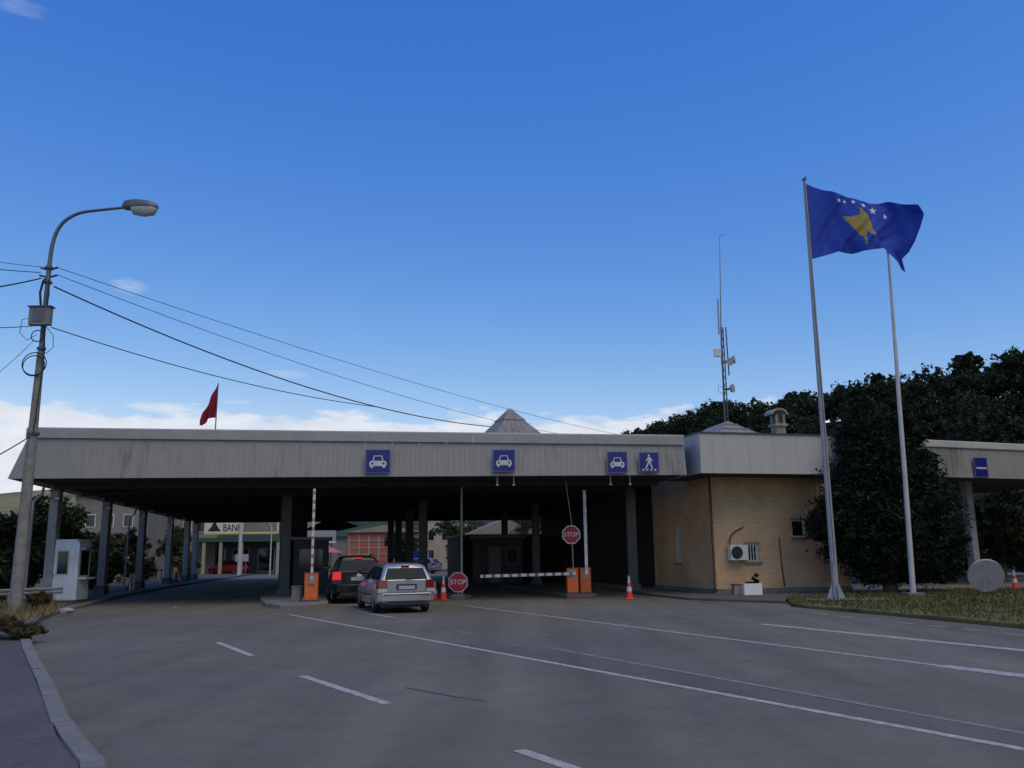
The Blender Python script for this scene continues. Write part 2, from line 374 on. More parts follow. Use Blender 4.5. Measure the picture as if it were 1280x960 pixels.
def copy_tree(o, parent=None):
    c = o.copy(); col.objects.link(c); c.parent = parent
    for ch in list(o.children): copy_tree(ch, c)
    return c
def text_obj(s, size, m, parent, name, loc, rot=(math.pi/2, 0, 0), depth=0.004, sx=1.0):
    cu = bpy.data.curves.new(name, 'FONT'); cu.body = s; cu.size = size; cu.extrude = depth; cu.align_x = 'CENTER'; cu.align_y = 'CENTER'; cu.offset = 0.008*size
    to = bpy.data.objects.new(name+'_t', cu); col.objects.link(to)
    me = bpy.data.meshes.new_from_object(to.evaluated_get(bpy.context.evaluated_depsgraph_get()))
    bpy.data.objects.remove(to); me.materials.clear(); me.materials.append(MATS[m])
    o = bpy.data.objects.new(name, me); col.objects.link(o); o.parent = parent; o.location = loc; o.rotation_euler = rot; o.scale = (sx, 1, 1)
    return o
def sheet(name, pts, z, m, parent=None, kind=None):
    me = bpy.data.meshes.new(name); bm_ = bmesh.new()
    vs_ = [bm_.verts.new((p[0], p[1], z)) for p in pts]; f = bm_.faces.new(vs_)
    if f.calc_area() and (f.normal_update() or f.normal.z < 0): f.normal_flip()
    bmesh.ops.triangulate(bm_, faces=bm_.faces[:]); bm_.to_mesh(me); bm_.free()
    me.materials.append(MATS[m]); o = bpy.data.objects.new(name, me); col.objects.link(o)
    if parent: o.parent = parent
    return tag(o, kind=kind)
def slab(name, pts, z0, z1, m, parent=None, kind=None, bevel=0):
    o = MB().prism(list(pts), z0, z1, plane='XY').build(name, m, parent, bevel=bevel, fix=True)
    return tag(o, kind=kind)

# leaf clouds ------------------------------------------------------
def leaf_quads(cent, size, aspect=1.6, droop=0.0):
    """numpy: one bent leaf (two triangles) per centre"""
    n = len(cent)
    d = rng.normal(size=(n, 3)); d[:, 2] = d[:, 2]*0.7 - droop; d /= np.linalg.norm(d, axis=1)[:, None]
    u = np.cross(d, rng.normal(size=(n, 3))); u /= np.linalg.norm(u, axis=1)[:, None]
    s = size*(0.6+0.8*rng.random(n))[:, None]
    nrm = np.cross(d, u)
    a = cent - d*s*aspect/2; b = cent + u*s/2 + nrm*s*.12; c = cent + d*s*aspect/2; e = cent - u*s/2 + nrm*s*.12
    v = np.stack([a, b, c, e], 1).reshape(-1, 3)
    idx = np.arange(n)*4
    f = np.stack([idx, idx+1, idx+2, idx+3], 1)
    return v, f
def np_mesh(name, v, f, m):
    me = bpy.data.meshes.new(name)
    me.vertices.add(len(v)); me.vertices.foreach_set('co', v.astype(np.float32).ravel())
    me.loops.add(f.size); me.loops.foreach_set('vertex_index', f.astype(np.int32).ravel())
    me.polygons.add(len(f)); me.polygons.foreach_set('loop_start', np.arange(0, f.size, f.shape[1], dtype=np.int32))
    me.materials.append(MATS[m]); me.update(calc_edges=True); me.validate()
    return me
def crown_points(lobes, n, shell=0.55):
    """points in many small clumps spread over ellipsoid lobes (cx,cy,cz,rx,ry,rz)"""
    w = np.array([l[3]*l[4]+l[4]*l[5]+l[3]*l[5] for l in lobes]); w = w/w.sum()
    out = []
    for l, k in zip(lobes, (w*n).astype(int)):
        nc = max(6, k//28)
        dr = rng.normal(size=(nc, 3)); dr /= np.linalg.norm(dr, axis=1)[:, None]
        rad = (shell + (1-shell)*rng.random(nc))*(0.82+0.3*rng.random(nc))
        cc = dr*rad[:, None]
        pts = np.repeat(cc, k//nc + 1, 0)[:k] + rng.normal(size=(k, 3))*0.13
        out.append(pts*np.array(l[3:6]) + np.array(l[0:3]))
    return np.concatenate(out)
def crown(name, lobes, n, size, m, parent, aspect=1.6, shell=0.55, droop=0.0, loc=None):
    v, f = leaf_quads(crown_points(lobes, n, shell), size, aspect, droop)
    o = bpy.data.objects.new(name, np_mesh(name, v, f, m)); col.objects.link(o); o.parent = parent
    if loc: o.location = loc
    return o
def trunk(parent, h, r, lean=0.0, limbs=5, name='trunk', spread=1.2, start=0.35):
    m_ = MB(); m_.tube([(0,0,-.1),(lean*.2,0,h*.3),(lean*.5,.05,h*.6),(lean,0,h)], [r*1.25, r, r*.75, r*.35], 9)
    for k in range(limbs):
        z = h*(start + (0.95-start)*k/max(1, limbs-1)); a = k*2.4+random.random()
        e = (lean*z/h+math.cos(a)*spread, math.sin(a)*spread, z+spread*.7)
        m_.tube([(lean*z/h,0,z), ((lean*z/h+e[0])/2, e[1]/2, z+spread*.25), e], [r*.45, r*.3, r*.1], 6)
    return m_.build(name, 'bark', parent, smooth=60)

# ================================================================== SETTING
sheet('ground', [(-900,-300),(900,-300),(900,1500),(-900,1500)], -0.06, 'soil_grass', kind='structure')
KERB = [(0.2,0.2),(-1.4,3.6),(-3.32,7.44),(-4.11,8.62),(-6.77,13.08),(-9.12,17.0),(-10.56,19.52),(-12.25,22.66),(-13.61,25.58),(-14.73,28.86),(-15.85,33.04),(-17.87,40.22),(-20.4,52.66),(-22.9,68.3),(-24.6,79),(-27.0,92),(-31,110)]
KERB = [(-0.6,-3)] + KERB[1:]
road = sheet('road', [(60,-20),(60,36),(40,48),(34,70),(20,125),(-30,135)] + KERB[::-1] + [(2,-20)], 0.0, 'asphalt', kind='structure')
# painted lines, each a thin strip 4 mm above the asphalt
def line(a, b, w, m='paint_line', w2=None, z=0.004):
    a, b = Vector(a), Vector(b); d = (b-a).normalized(); n = Vector((-d.y, d.x)); w2 = w2 or w
    sheet('lane_marking', [a-n*w/2, b-n*w2/2, b+n*w2/2, a+n*w/2], z, m, road)
line((-6.88,27.03),(-1.6,18.05),.12); line((-1.6,18.05),(5.9,5.3),.13)
line((0.6,16.6),(5.6,6.9),.10,'paint_worn')
line((-5.02,28.17),(-3.4,25.0),.11); line((-3.4,25.0),(-2.5,23.2),.10,'paint_worn')
line((-1.3,20.3),(-0.95,19.6),.10,'paint_worn')
line((-1.74,30.5),(6.3,13.4),.12); line((6.3,13.4),(8.4,9.2),.30,'paint_line',.42)
line((0.49,32.54),(5.84,21.5),.11,'paint_worn'); line((1.35,32.9),(6.0,23.0),.10,'paint_worn')
line((5.86,21.3),(9.4,13.4),.24,'paint_line',.28)
line((3.1,34.4),(6.6,25.5),.10,'paint_worn')
for a, b in (((-6.12,18.44),(-4.64,15.86)), ((-3.11,13.16),(-1.5,10.64)), ((0.02,8.12),(1.6,5.6))): line(a, b, .13)
line((-12.3,32.3),(-11.85,31.0),.12,'paint_worn')
for k in range(8):
    t = k/8; a = Vector((8.25,24.6)).lerp(Vector((10.5,16.2)), t); b = Vector((8.25,24.6)).lerp(Vector((10.5,16.2)), t+.075)
    line(a, b, .22, 'paint_worn')
sheet('asphalt_patch', [(-1.25,17.65),(0.4,16.75),(3.05,11.7),(5.45,7.1),(5.55,6.1)], .002, 'asphalt_new', road)
line((-1.45,11.9),(-0.75,11.1),.05,'tar'); line((-0.75,11.1),(-0.35,10.75),.03,'tar')

# footpath on the kerb side with real kerb stones
path_edge = [Vector(p) for p in KERB]
outer = [(-14,-3),(-13,4),(-13,8),(-15,14),(-17,20),(-17.5,24),(-19,29),(-21,36),(-23,44),(-26,56),(-29,70),(-33,84),(-38,112)]
def offset_line(pts, d):
    out = []
    for i, p in enumerate(pts):
        t = (pts[min(i+1, len(pts)-1)] - pts[max(i-1, 0)]).normalized(); out.append(p + Vector((-t.y, t.x))*d)
    return out
inner = offset_line(path_edge, 0.20)
footpath = slab('pavement', [tuple(p) for p in inner] + outer[::-1], -0.1, 0.10, 'asphalt_path', kind='structure')
# walk along the kerb line and lay one stone per metre
def kerb_run(line_pts, parent, w=0.2, h=0.125, step=1.0, m='kerb', side=1):
    segs = []; acc = [0.0]
    for a, b in zip(line_pts, line_pts[1:]): acc.append(acc[-1] + (b-a).length)
    def at(s):
        for i in range(len(acc)-1):
            if s <= acc[i+1] or i == len(acc)-2:
                t = (s-acc[i])/(acc[i+1]-acc[i]); return line_pts[i].lerp(line_pts[i+1], t)
    s = 0.0
    while s + step < acc[-1]:
        a, b = at(s+.008), at(s+step-.008); d = (b-a).normalized(); n = Vector((-d.y, d.x))*side
        hh = h + random.uniform(-.008, .008); j = n*random.uniform(-.012, .012)
        q = [a+j, b+j, b+n*w+j, a+n*w+j]; c = .03
        vs_ = [(p.x, p.y, -.08) for p in q] + [((q[0]+n*0).x, q[0].y, hh-c), (q[1].x, q[1].y, hh-c), (q[2].x, q[2].y, hh), (q[3].x, q[3].y, hh)] + [((q[0]+n*c).x, (q[0]+n*c).y, hh), ((q[1]+n*c).x, (q[1]+n*c).y, hh)]
        MB().add(vs_, [(0,1,5,4),(4,5,9,8),(8,9,6,7),(2,3,7,6),(1,2,6,9,5),(3,0,4,8,7)]).build('kerb_stone', m, parent, fix=True)
        s += step
kerb_run(path_edge[:13], footpath)

# dirt strip and weeds along the path edge
slab('dirt_bank', [(-12.6,21.2),(-13.2,24.6),(-14.6,28.4),(-16.6,33),(-24,36),(-30,30),(-27,20),(-18,13.5),(-12.5,15.2),(-10.9,18.3)], -0.05, 0.125, 'dirt', kind='structure')
# traffic islands under the canopy
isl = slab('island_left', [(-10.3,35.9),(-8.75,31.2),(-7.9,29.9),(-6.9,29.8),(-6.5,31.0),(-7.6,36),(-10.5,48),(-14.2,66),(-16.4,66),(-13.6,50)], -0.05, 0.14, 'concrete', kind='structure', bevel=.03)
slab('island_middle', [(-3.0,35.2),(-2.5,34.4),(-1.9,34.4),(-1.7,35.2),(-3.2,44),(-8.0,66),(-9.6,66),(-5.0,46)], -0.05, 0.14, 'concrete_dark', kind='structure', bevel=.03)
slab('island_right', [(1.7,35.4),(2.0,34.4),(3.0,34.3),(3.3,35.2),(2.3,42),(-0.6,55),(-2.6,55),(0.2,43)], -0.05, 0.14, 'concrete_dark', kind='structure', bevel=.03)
# apron in front of the brick building and the grass verge
slab('building_apron', [(4.6,41),(5.45,35.6),(6.2,32.4),(7.2,31.1),(8.9,29.3),(9.6,31.4),(15,33.0),(16,40),(4.2,50)], -0.05, 0.09, 'concrete_dark', kind='structure', bevel=.02)
VERGE = [(8.95,29.1),(8.62,27.6),(8.85,26.4),(9.75,23.67),(10.45,20.84),(10.9,19.0),(13.5,10.5),(22,9.5),(30,18),(30,30),(22,35.2),(16.5,36),(12.5,33.2),(9.6,31.5)]
verge = slab('grass_verge', VERGE, -0.05, 0.11, 'verge_grass', kind='structure', bevel=.04)
def in_poly(x, y, poly):
    c = False; n = len(poly); j = n-1
    for i in range(n):
        if (poly[i][1] > y) != (poly[j][1] > y) and x < (poly[j][0]-poly[i][0])*(y-poly[i][1])/(poly[j][1]-poly[i][1])+poly[i][0]: c = not c
        j = i
    return c
def grass_patch(name, poly, n, h, m, label, z=0.1, dens=None):
    xs = [p[0] for p in poly]; ys = [p[1] for p in poly]; c = []
    while len(c) < n:
        x, y = random.uniform(min(xs), max(xs)), random.uniform(min(ys), max(ys))
        if in_poly(x, y, poly) and (dens is None or random.random() < dens(x, y)): c.append((x, y))
    c = np.array(c); k = len(c); a = rng.random(k)*6.283; l = rng.normal(size=(k, 2))*h*.45; hh = h*(.4+rng.random(k)); w = .018+.012*rng.random(k)
    v = np.zeros((k, 3, 3)); v[:, 0, 0] = c[:, 0]-np.cos(a)*w; v[:, 0, 1] = c[:, 1]-np.sin(a)*w; v[:, 1, 0] = c[:, 0]+np.cos(a)*w; v[:, 1, 1] = c[:, 1]+np.sin(a)*w
    v[:, 0:2, 2] = z; v[:, 2, 0] = c[:, 0]+l[:, 0]; v[:, 2, 1] = c[:, 1]+l[:, 1]; v[:, 2, 2] = z+hh
    o = bpy.data.objects.new(name, np_mesh(name, v.reshape(-1, 3), np.arange(3*k).reshape(-1, 3), m)); col.objects.link(o)
    return tag(o, label, 'grass', kind='stuff')
grass_patch('verge_blades', VERGE, 30000, .10, 'grass', 'short yellowish green grass on the verge by the flagpoles')
grass_patch('dry_blades', [(-12.4,22.2),(-13.6,26),(-15,29.5),(-17,33),(-24,34),(-26,22),(-16,15),(-11.6,18.6)], 9000, .22, 'dry_grass', 'dry grass tufts on the dirt bank by the lamp post', z=.11)

# ------------------------------------------------------------------ hills
def lerp_list(L, t):
    i = min(int(t), len(L)-2); f = t-i; f2 = f*f*(3-2*f)*.5+f*.5
    return [a+(b-a)*f2 for a, b in zip(L[i], L[i+1])]
RIDGE = [(2,220,15),(12,190,17.5),(24,164,20.8),(33,137,20.8),(42,123.5,19.8),(49,112.5,18.8),(54,101,19.0),(63,94,21.3),(78,80,31),(92,50,42),(98,10,47),(98,-40,47),(98,-100,45)]
FOOT = [(-10,165),(0,140),(8,118),(18,100),(26,85),(31,74),(35,65),(40,58),(46,50),(52,36),(55,5),(55,-40),(55,-100)]
from mathutils import noise as mnoise
def hill_pt(s, w):
    r = lerp_list(RIDGE, s); f = lerp_list(FOOT, s)
    if w <= 1: x, y = f[0]+(r[0]-f[0])*w, f[1]+(r[1]-f[1])*w; z = r[2]*(w**0.9)
    else: x, y = r[0]+(r[0]-f[0])*(w-1), r[1]+(r[1]-f[1])*(w-1); z = r[2]*(1-.35*(w-1)**1.5)
    z += mnoise.noise((x*.05, y*.05, 0))*1.6*min(1, w*3)
    return (x, y, z-.08)
m_ = MB(); NS, NW = 60, 18
for i in range(NS+1):
    for j in range(NW+1): m_.v.append(hill_pt(i/NS*(len(RIDGE)-1), j/NW*2.2))
for i in range(NS):
    for j in range(NW):
        a = i*(NW+1)+j; m_.f.append((a, a+1, a+NW+2, a+NW+1)); m_.mi.append(0)
tag(m_.build('wooded_hill', 'hill_soil', smooth=80, fix=True), kind='structure')
def far_hill(name, x0, x1, yc, depth, hfun, m):
    b = MB(); n, k = 50, 14
    for i in range(n+1):
        for j in range(k+1):
            x = x0+(x1-x0)*i/n; w = j/k; y = yc+depth*(w-.5)
            z = hfun(x)*math.sin(math.pi*min(1, w*1.0))**.8 + mnoise.noise((x*.02, y*.02, 3))*5*math.sin(math.pi*w)
            b.v.append((x, y, max(z, -1)-.2))
    for i in range(n):
        for j in range(k):
            a = i*(k+1)+j; b.f.append((a, a+k+1, a+k+2, a+1)); b.mi.append(0)
    return tag(b.build(name, m, smooth=80, fix=True), kind='structure')
far_hill('meadow_hill', -330, -60, 330, 260, lambda x: 15*math.exp(-((x+150)/60)**2)+12, 'far_meadow')
far_hill('back_hill', -140, 60, 420, 240, lambda x: 31+7*math.sin(x*.03), 'hill_soil')

# forest mass on the wooded hill: many trees, one mass
proto = []
for k in range(5):
    lob = [(random.uniform(-.9,.9), random.uniform(-.9,.9), 3.0+random.uniform(-.8,1.8), 1.3+random.random()*.7, 1.3+random.random()*.7, 1.2+random.random()*.8) for _ in range(6)] + [(0,0,4.6,1.2,1.2,1.4)]
    proto.append(crown_points(lob, 1100, .45))
cs = []
for k in range(1300):
    if k < 1150: s = random.uniform(0.6, 8.6)
    else: s = random.uniform(8.3, 11.8)
    w = random.uniform(.03, 1.15) if random.random() < .56 else random.uniform(.90, 1.05)
    p = hill_pt(s, w); sc = random.uniform(.40, .80)
    P = proto[k % 5]; q = P[rng.permutation(len(P))[:500]].copy()
    a = random.uniform(0, 6.28); x = q[:, 0]*math.cos(a)-q[:, 1]*math.sin(a); y = q[:, 0]*math.sin(a)+q[:, 1]*math.cos(a); q[:, 0] = x; q[:, 1] = y
    cs.append(q*np.array([sc, sc, sc*random.uniform(.85, 1.25)]) + np.array(p))
v, f = leaf_quads(np.concatenate(cs), .27, 1.4)
o = bpy.data.objects.new('hill_forest', np_mesh('hill_forest', v, f, 'leaf_hill')); col.objects.link(o)
tag(o, 'dark wooded slope of dense trees behind the checkpoint', 'forest', kind='stuff')

# skyline trees that stand out of the mass
sky_labels = ['tall rounded tree highest on the ridge above the bus sign', 'slim pointed tree on the ridge between the two flagpoles', 'broad bushy tree on the ridge near the picture edge',
    'low tree on the ridge just beside the antenna mast', 'small tree on the ridge just above the stone chimney', 'lacy tree at the low end of the wooded ridge']
for k, (s, w, h, rx, lab) in enumerate([(6.05,1.0,6.0,2.7,0),(4.92,1.0,5.4,1.0,1),(7.0,1.0,6.0,2.8,2),(3.1,1.0,4.6,2.2,3),(4.0,1.0,4.6,2.2,4),(2.0,1.0,4.6,2.2,5)]):
    p = hill_pt(s, w); t = thing('ridge_tree', sky_labels[lab], 'tree', p, k*1.3, 'trees along the ridge skyline')
    trunk(t, h*.6, .16, spread=rx*.6)
    lob = [(random.uniform(-.55,.55)*rx, random.uniform(-.55,.55)*rx, h*random.uniform(.45,.9), rx*.5, rx*.5, h*.14) for _ in range(8)] + [(0,0,h*.88,rx*.4,rx*.4,h*.14)]
    crown('crown', lob, 3200, .30, 'leaf_hill', t, 1.5, .4)

# ================================================================== MAIN CANOPY
FL, FR, BL, BR = Vector((-17.75,31.4)), Vector((6.62,33.3)), Vector((-25.6,69.5)), Vector((2.0,72.0))
ZB = 4.6
def ztop(t): return 6.50 + (6.16-6.50)*t
canopy = thing('checkpoint_canopy', 'long flat grey metal canopy spanning the border checkpoint lanes', 'canopy', (0,0,0))
FLARE = .22
fdir = (FR-FL).normalized(); fn = Vector((fdir.y, -fdir.x))      # fn points to the camera side
def fascia_panel(a, b, z0a, z1a, z0b, z1b, nrm, flare, parent, m='fascia', ribs=5, name='fascia_panel'):
    """one sheet-metal panel from plan point a to b, with standing ribs"""
    L = (b-a).length; d = (b-a)/L; mb = MB()
    def pt(s, z, o, za, zb):
        t = s/L; zz = za+(zb-za)*t; p = a + d*s + nrm*(o + flare*(1-z)); return (p.x, p.y, zz)
    prof = [0.004]
    ss = [0.0]; oo = [0.0]
    for k in range(ribs):
        c = L*(k+.5)/ribs
        for ds, o_ in ((-.03,0),(-.014,.011),(.014,.011),(.03,0)): ss.append(c+ds); oo.append(o_)
    ss.append(L); oo.append(0.0)
    n = len(ss); vs_ = []
    for z in (0, 1):
        for s, o_ in zip(ss, oo): vs_.append(pt(s, z, o_, z0a if z == 0 else z1a, z0b if z == 0 else z1b))
    for z in (0, 1):
        for s, o_ in zip(ss, oo): vs_.append(pt(s, z, -.03, z0a if z == 0 else z1a, z0b if z == 0 else z1b))
    fs = [(i, i+1, n+i+1, n+i) for i in range(n-1)] + [(2*n+i+1, 2*n+i, 3*n+i, 3*n+i+1) for i in range(n-1)]
    fs += [(i+1, i, 2*n+i, 2*n+i+1) for i in range(n-1)] + [(n+i, n+i+1, 3*n+i+1, 3*n+i) for i in range(n-1)] + [(0, n, 3*n, 2*n), (n-1, 3*n-1, 4*n-1, 2*n-1)]
    mb.add(vs_, fs)
    return mb.build(name, m, parent)
TRIM = .36
def run_fascia(P, Q, zt, nrm, n, parent, m='fascia', zb=ZB, trim=TRIM, flare=FLARE, ribs=5, gap=.003):
    for k in range(n):
        t0, t1 = k/n, (k+1)/n; j = random.uniform(-.004, .004)
        a, b = P.lerp(Q, t0), P.lerp(Q, t1); d = (b-a).normalized()
        fascia_panel(a+d*gap+nrm*j, b-d*gap+nrm*j, zb, zt(t0)-trim, zb, zt(t1)-trim, nrm, flare, parent, m, ribs)
run_fascia(FL, FR, ztop, fn, 24, canopy)
ldir = (BL-FL).normalized(); ln = Vector((-ldir.y, ldir.x))
run_fascia(FL, BL, lambda t: 6.5, ln, 18, canopy, ribs=4, flare=.5)
c0, c1, c2 = FL+fn*.004, FL+fn*(FLARE+.004), FL+fn*(FLARE-.1)+ln*.5
MB().add([(c0.x,c0.y,6.5-TRIM),(c1.x,c1.y,ZB),(c2.x,c2.y,ZB),(c0.x-fn.x*.03,c0.y-fn.y*.03,6.5-TRIM),(c1.x-fn.x*.03,c1.y-fn.y*.03,ZB),(c2.x-fn.x*.03,c2.y-fn.y*.03,ZB)], [(0,1,2),(5,4,3),(0,3,4,1),(1,4,5,2),(2,5,3,0)]).build('corner_panel', 'fascia', canopy, fix=True)
rdir = (BR-BL).normalized(); rn = Vector((-rdir.y, rdir.x))
run_fascia(BL, BR, lambda t: 6.5-.34*t, rn, 12, canopy, ribs=3)
# capping trim in lengths, with a drip edge
def cap_run(P, Q, zt, nrm, n, parent, m='trim', trim=TRIM):
    for k in range(n):
        t0, t1 = k/n, (k+1)/n; a, b = P.lerp(Q, t0), P.lerp(Q, t1); d = (b-a).normalized(); a = a+d*.004; b = b-d*.004
        prof = [(.05,-trim),(.075,-trim-.03),(.09,-trim-.03),(.09,-.05),(.05,0),(-.35,0),(-.35,-.06),(0.03,-.06),(0.03,-trim)]
        vs_ = [((a+nrm*o).x, (a+nrm*o).y, zt(t0)+z) for o, z in prof] + [((b+nrm*o).x, (b+nrm*o).y, zt(t1)+z) for o, z in prof]; n_ = len(prof)
        MB().add(vs_, [tuple(range(n_)), tuple(range(2*n_-1, n_-1, -1))] + [(i, n_+i, n_+(i+1) % n_, (i+1) % n_) for i in range(n_)]).build('roof_trim', m, parent, fix=True)
cap_run(FL, FR, ztop, fn, 6, canopy); cap_run(FL, BL, lambda t: 6.5, ln, 6, canopy); cap_run(BL, BR, lambda t: 6.5-.34*t, rn, 5, canopy)
# soffit and roof deck
ins = [FL+fdir*.02-fn*.06, FR-fn*.06, BR, BL]
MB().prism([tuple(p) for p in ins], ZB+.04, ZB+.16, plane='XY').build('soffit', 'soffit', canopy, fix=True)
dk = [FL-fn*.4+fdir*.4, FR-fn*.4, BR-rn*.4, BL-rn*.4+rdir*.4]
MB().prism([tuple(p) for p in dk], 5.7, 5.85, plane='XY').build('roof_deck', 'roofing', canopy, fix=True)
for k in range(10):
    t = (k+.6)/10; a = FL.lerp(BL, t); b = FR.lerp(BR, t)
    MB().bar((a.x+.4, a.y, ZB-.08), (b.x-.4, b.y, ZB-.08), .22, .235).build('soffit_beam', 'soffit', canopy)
# columns
def column(x, y, w=.42, m='column', foot=.35):
    c = MB().box(x-w/2, x+w/2, y-w/2, y+w/2, foot, ZB+.05).build('column', m, canopy, bevel=.02)
    MB().box(x-w*.72, x+w*.72, y-w*.72, y+w*.72, 0.0, foot+.002).build('footing', 'column_foot', c, bevel=.02)
    MB().box(x-w*.6, x+w*.6, y-w*.6, y+w*.6, ZB-.22, ZB-.16).build('head_plate', 'steel_dark', c)
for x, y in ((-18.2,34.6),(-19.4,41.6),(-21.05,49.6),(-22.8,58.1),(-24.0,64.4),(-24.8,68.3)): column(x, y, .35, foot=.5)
for x, y in ((-10.05,38.9),(-11.7,47),(-13.4,55),(-15.1,63),(-4.55,44),(-6.2,52),(-7.9,60),(-9.4,67),(5.25,39.2),(1.2,48),(-0.6,57)): column(x, y, .42, 'column_shaded')
# rainwater pipes beside the kerb-side columns
for x, y in ((-18.98,34.4),(-21.75,49.4)):
    MB().tube([(x+.35,y,ZB-.02),(x+.3,y,ZB-.35),(x,y,ZB-.6),(x-.02,y,.25)], .055, 8).build('rain_pipe', 'column', canopy, smooth=60)
# wedge pier behind the first island column
MB().box(-11.0,-10.55,41.2,44.6,0.1,ZB-.2).build('island_wall', 'column_shaded', canopy, bevel=.02)

# shingled pyramid lantern on the canopy roof
py = thing('pyramid_roof', 'weathered grey boarded pyramid roof peaking above the canopy', 'roof', (-0.15, 46.5, 5.85), R(24))
tiers = [(3.35,2.36,.0,1.0),(2.42,1.33,.93,2.05),(1.40,.50,1.98,3.02),(.60,.03,2.96,3.62)]
for (r0, r1, z0, z1) in tiers:
    for q in range(4):
        nb = max(2, int(r0*2/.42)); a = q*math.pi/2
        for k in range(nb):
            u0, u1 = -1+2*k/nb, -1+2*(k+1)/nb; j = random.uniform(0, .035); g = .012
            mk = lambda r, u, z, o: (math.cos(a)*(r+o)-math.sin(a)*u*(r+o), math.sin(a)*(r+o)+math.cos(a)*u*(r+o), z)
            gu = g/r0
            vs_ = [mk(r0,u0+gu,z0-j,0), mk(r0,u1-gu,z0-j,0), mk(r1,u1-gu,z1,0), mk(r1,u0+gu,z1,0), mk(r0,u0+gu,z0-j+.03,.035+j), mk(r0,u1-gu,z0-j+.03,.035+j), mk(r1,u1-gu,z1+.03,.02), mk(r1,u0+gu,z1+.03,.02)]
            MB().add(vs_, [(3,2,1,0),(4,5,6,7),(0,1,5,4),(1,2,6,5),(2,3,7,6),(3,0,4,7)]).build('roof_board', 'shingle', py, fix=True)
vs_ = [(s1*3.2, s2*3.2, 0) for s1, s2 in ((1,1),(-1,1),(-1,-1),(1,-1))] + [(0,0,3.5)]
MB().add(vs_, [(0,1,4),(1,2,4),(2,3,4),(3,0,4)]).build('roof_frame', 'soffit', py)

# ================================================================== BRICK STATION BUILDING
AX, AY, AR = 7.95, 35.05, R(14)
bld = thing('brick_building', 'beige brick checkpoint building with pale metal parapet', 'building', (AX, AY, 0), AR)
W, DP = 6.1, 6.0
# front wall built around its openings: pieces butt against each other
WIN = [(1.38, 1.98, 1.30, 2.0), (3.55, 4.15, 2.25, 2.95), (4.95, 5.5, 1.3, 1.95)]
mb = MB(); xs = [0, 1.38, 1.98, 3.55, 4.15, 4.95, 5.5, W]
op = {1: (1.30, 2.0), 3: (2.25, 2.95), 5: (1.3, 1.95)}
for i in range(7):
    if i in op:
        mb.box(xs[i], xs[i+1], 0, .3, .25, op[i][0]); mb.box(xs[i], xs[i+1], 0, .3, op[i][1], 5.2)
    else: mb.box(xs[i], xs[i+1], 0, .3, .25, 5.2)
mb.box(0, .3, .3, 3.0, .25, 5.2); mb.box(0, .3, 3.0, 3.55, .25, 1.25); mb.box(0, .3, 3.0, 3.55, 2.9, 5.2); mb.box(0, .3, 3.55, DP, .25, 5.2)
mb.box(W-.3, W, .3, DP, .25, 5.2); mb.box(.3, W-.3, DP-.3, DP, .25, 5.2)
mb.build('wall', 'brick_beige', bld)
MB().box(-.04, W+.04, -.04, DP, -.05, .25).build('plinth', 'plinth', bld)
MB().box(.5, W-.2, DP+.002, 27, -.05, 5.2).build('rear_wing', 'booth_shaded', bld)  # near-black block put in where the side wall falls into shade
def window(x0, x1, z0, z1, bars=4):
    f = MB(); y = .06; t = .055
    f.box(x0, x1, y, y+.06, z0, z0+t).box(x0, x1, y, y+.06, z1-t, z1).box(x0, x0+t, y, y+.06, z0+t, z1-t).box(x1-t, x1, y, y+.06, z0+t, z1-t)
    w = f.build('window', 'white', bld)
    MB().box(x0+t, x1-t, y+.03, y+.045, z0+t, z1-t).build('pane', 'glass', w)
    MB().box(x0-.06, x1+.1, -.10, .05, z0-.09, z0-.002).build('sill', 'concrete', w)
    MB().box(x0-.05, x1+.05, -.03, .02, z1+.002, z1+.07).build('lintel', 'concrete', w)
    for k in range(bars):
        x = x0+t+(x1-x0-2*t)*(k+.5)/bars; MB().box(x-.02, x+.02, -.0, .03, z0+.04, z1-.04).build('bar', 'white', w)
for i, wdw in enumerate(WIN): window(*wdw, bars=4 if i == 0 else 0)
f = MB().box(.06,.14,3.0,3.55,1.25,2.9).build('shuttered_window', 'white', bld); f['label'] = 'pale closed shutter on the shaded side wall'
MB().box(-.08,.04,2.95,3.6,1.17,1.248).build('sill', 'concrete', f)
MB().tube([(-.06,.02,4.75),(-.06,-.07,4.6),(-.06,-.07,.3),(-.06,-.2,.2)], .05, 8).build('rain_pipe', 'brown_pipe', bld, smooth=60)
MB().box(-.10,-.02,-.09,-.01,4.5,4.75).build('gutter_outlet', 'brown_pipe', bld)
MB().tube([(2.92,-.02,2.25),(2.95,-.02,1.3)], .028, 6).build('conduit', 'rust', bld); MB().tube([(2.95,-.02,1.3),(3.02,-.02,.3)], .038, 6).build('conduit', 'rust', bld)
# parapet: pale sheet panels on an overhanging soffit
FX0, FX1, FY = -1.22, 5.0, -1.75
def loc_panel(a, b, n, nrm):
    for k in range(n):
        t0, t1 = k/n, (k+1)/n; A_, B_ = Vector(a).lerp(Vector(b), t0), Vector(a).lerp(Vector(b), t1); d = (B_-A_).normalized()*.004
        fascia_panel(A_+d, B_-d, 4.66, 6.20, 4.66, 6.20, Vector(nrm), .02, bld, 'fascia_new', 1 if n > 2 else 3)
loc_panel((FX0, FY), (FX1, FY), 6, (0,-1)); loc_panel((FX0, 2.2), (FX0, FY), 3, (-1,0)); loc_panel((FX1, FY), (FX1, 2.2), 3, (1,0))
MB().box(FX0+.03, FX1-.03, FY+.03, 2.2, 4.68, 4.78).build('eaves_soffit', 'soffit', bld)
MB().box(FX0-.03, FX1+.03, FY-.05, FY+.1, 6.203, 6.25).build('parapet_cap', 'steel_dark', bld)
MB().box(FX0-.05, FX0+.08, FY+.102, 2.2, 6.203, 6.25).build('parapet_cap', 'steel_dark', bld)
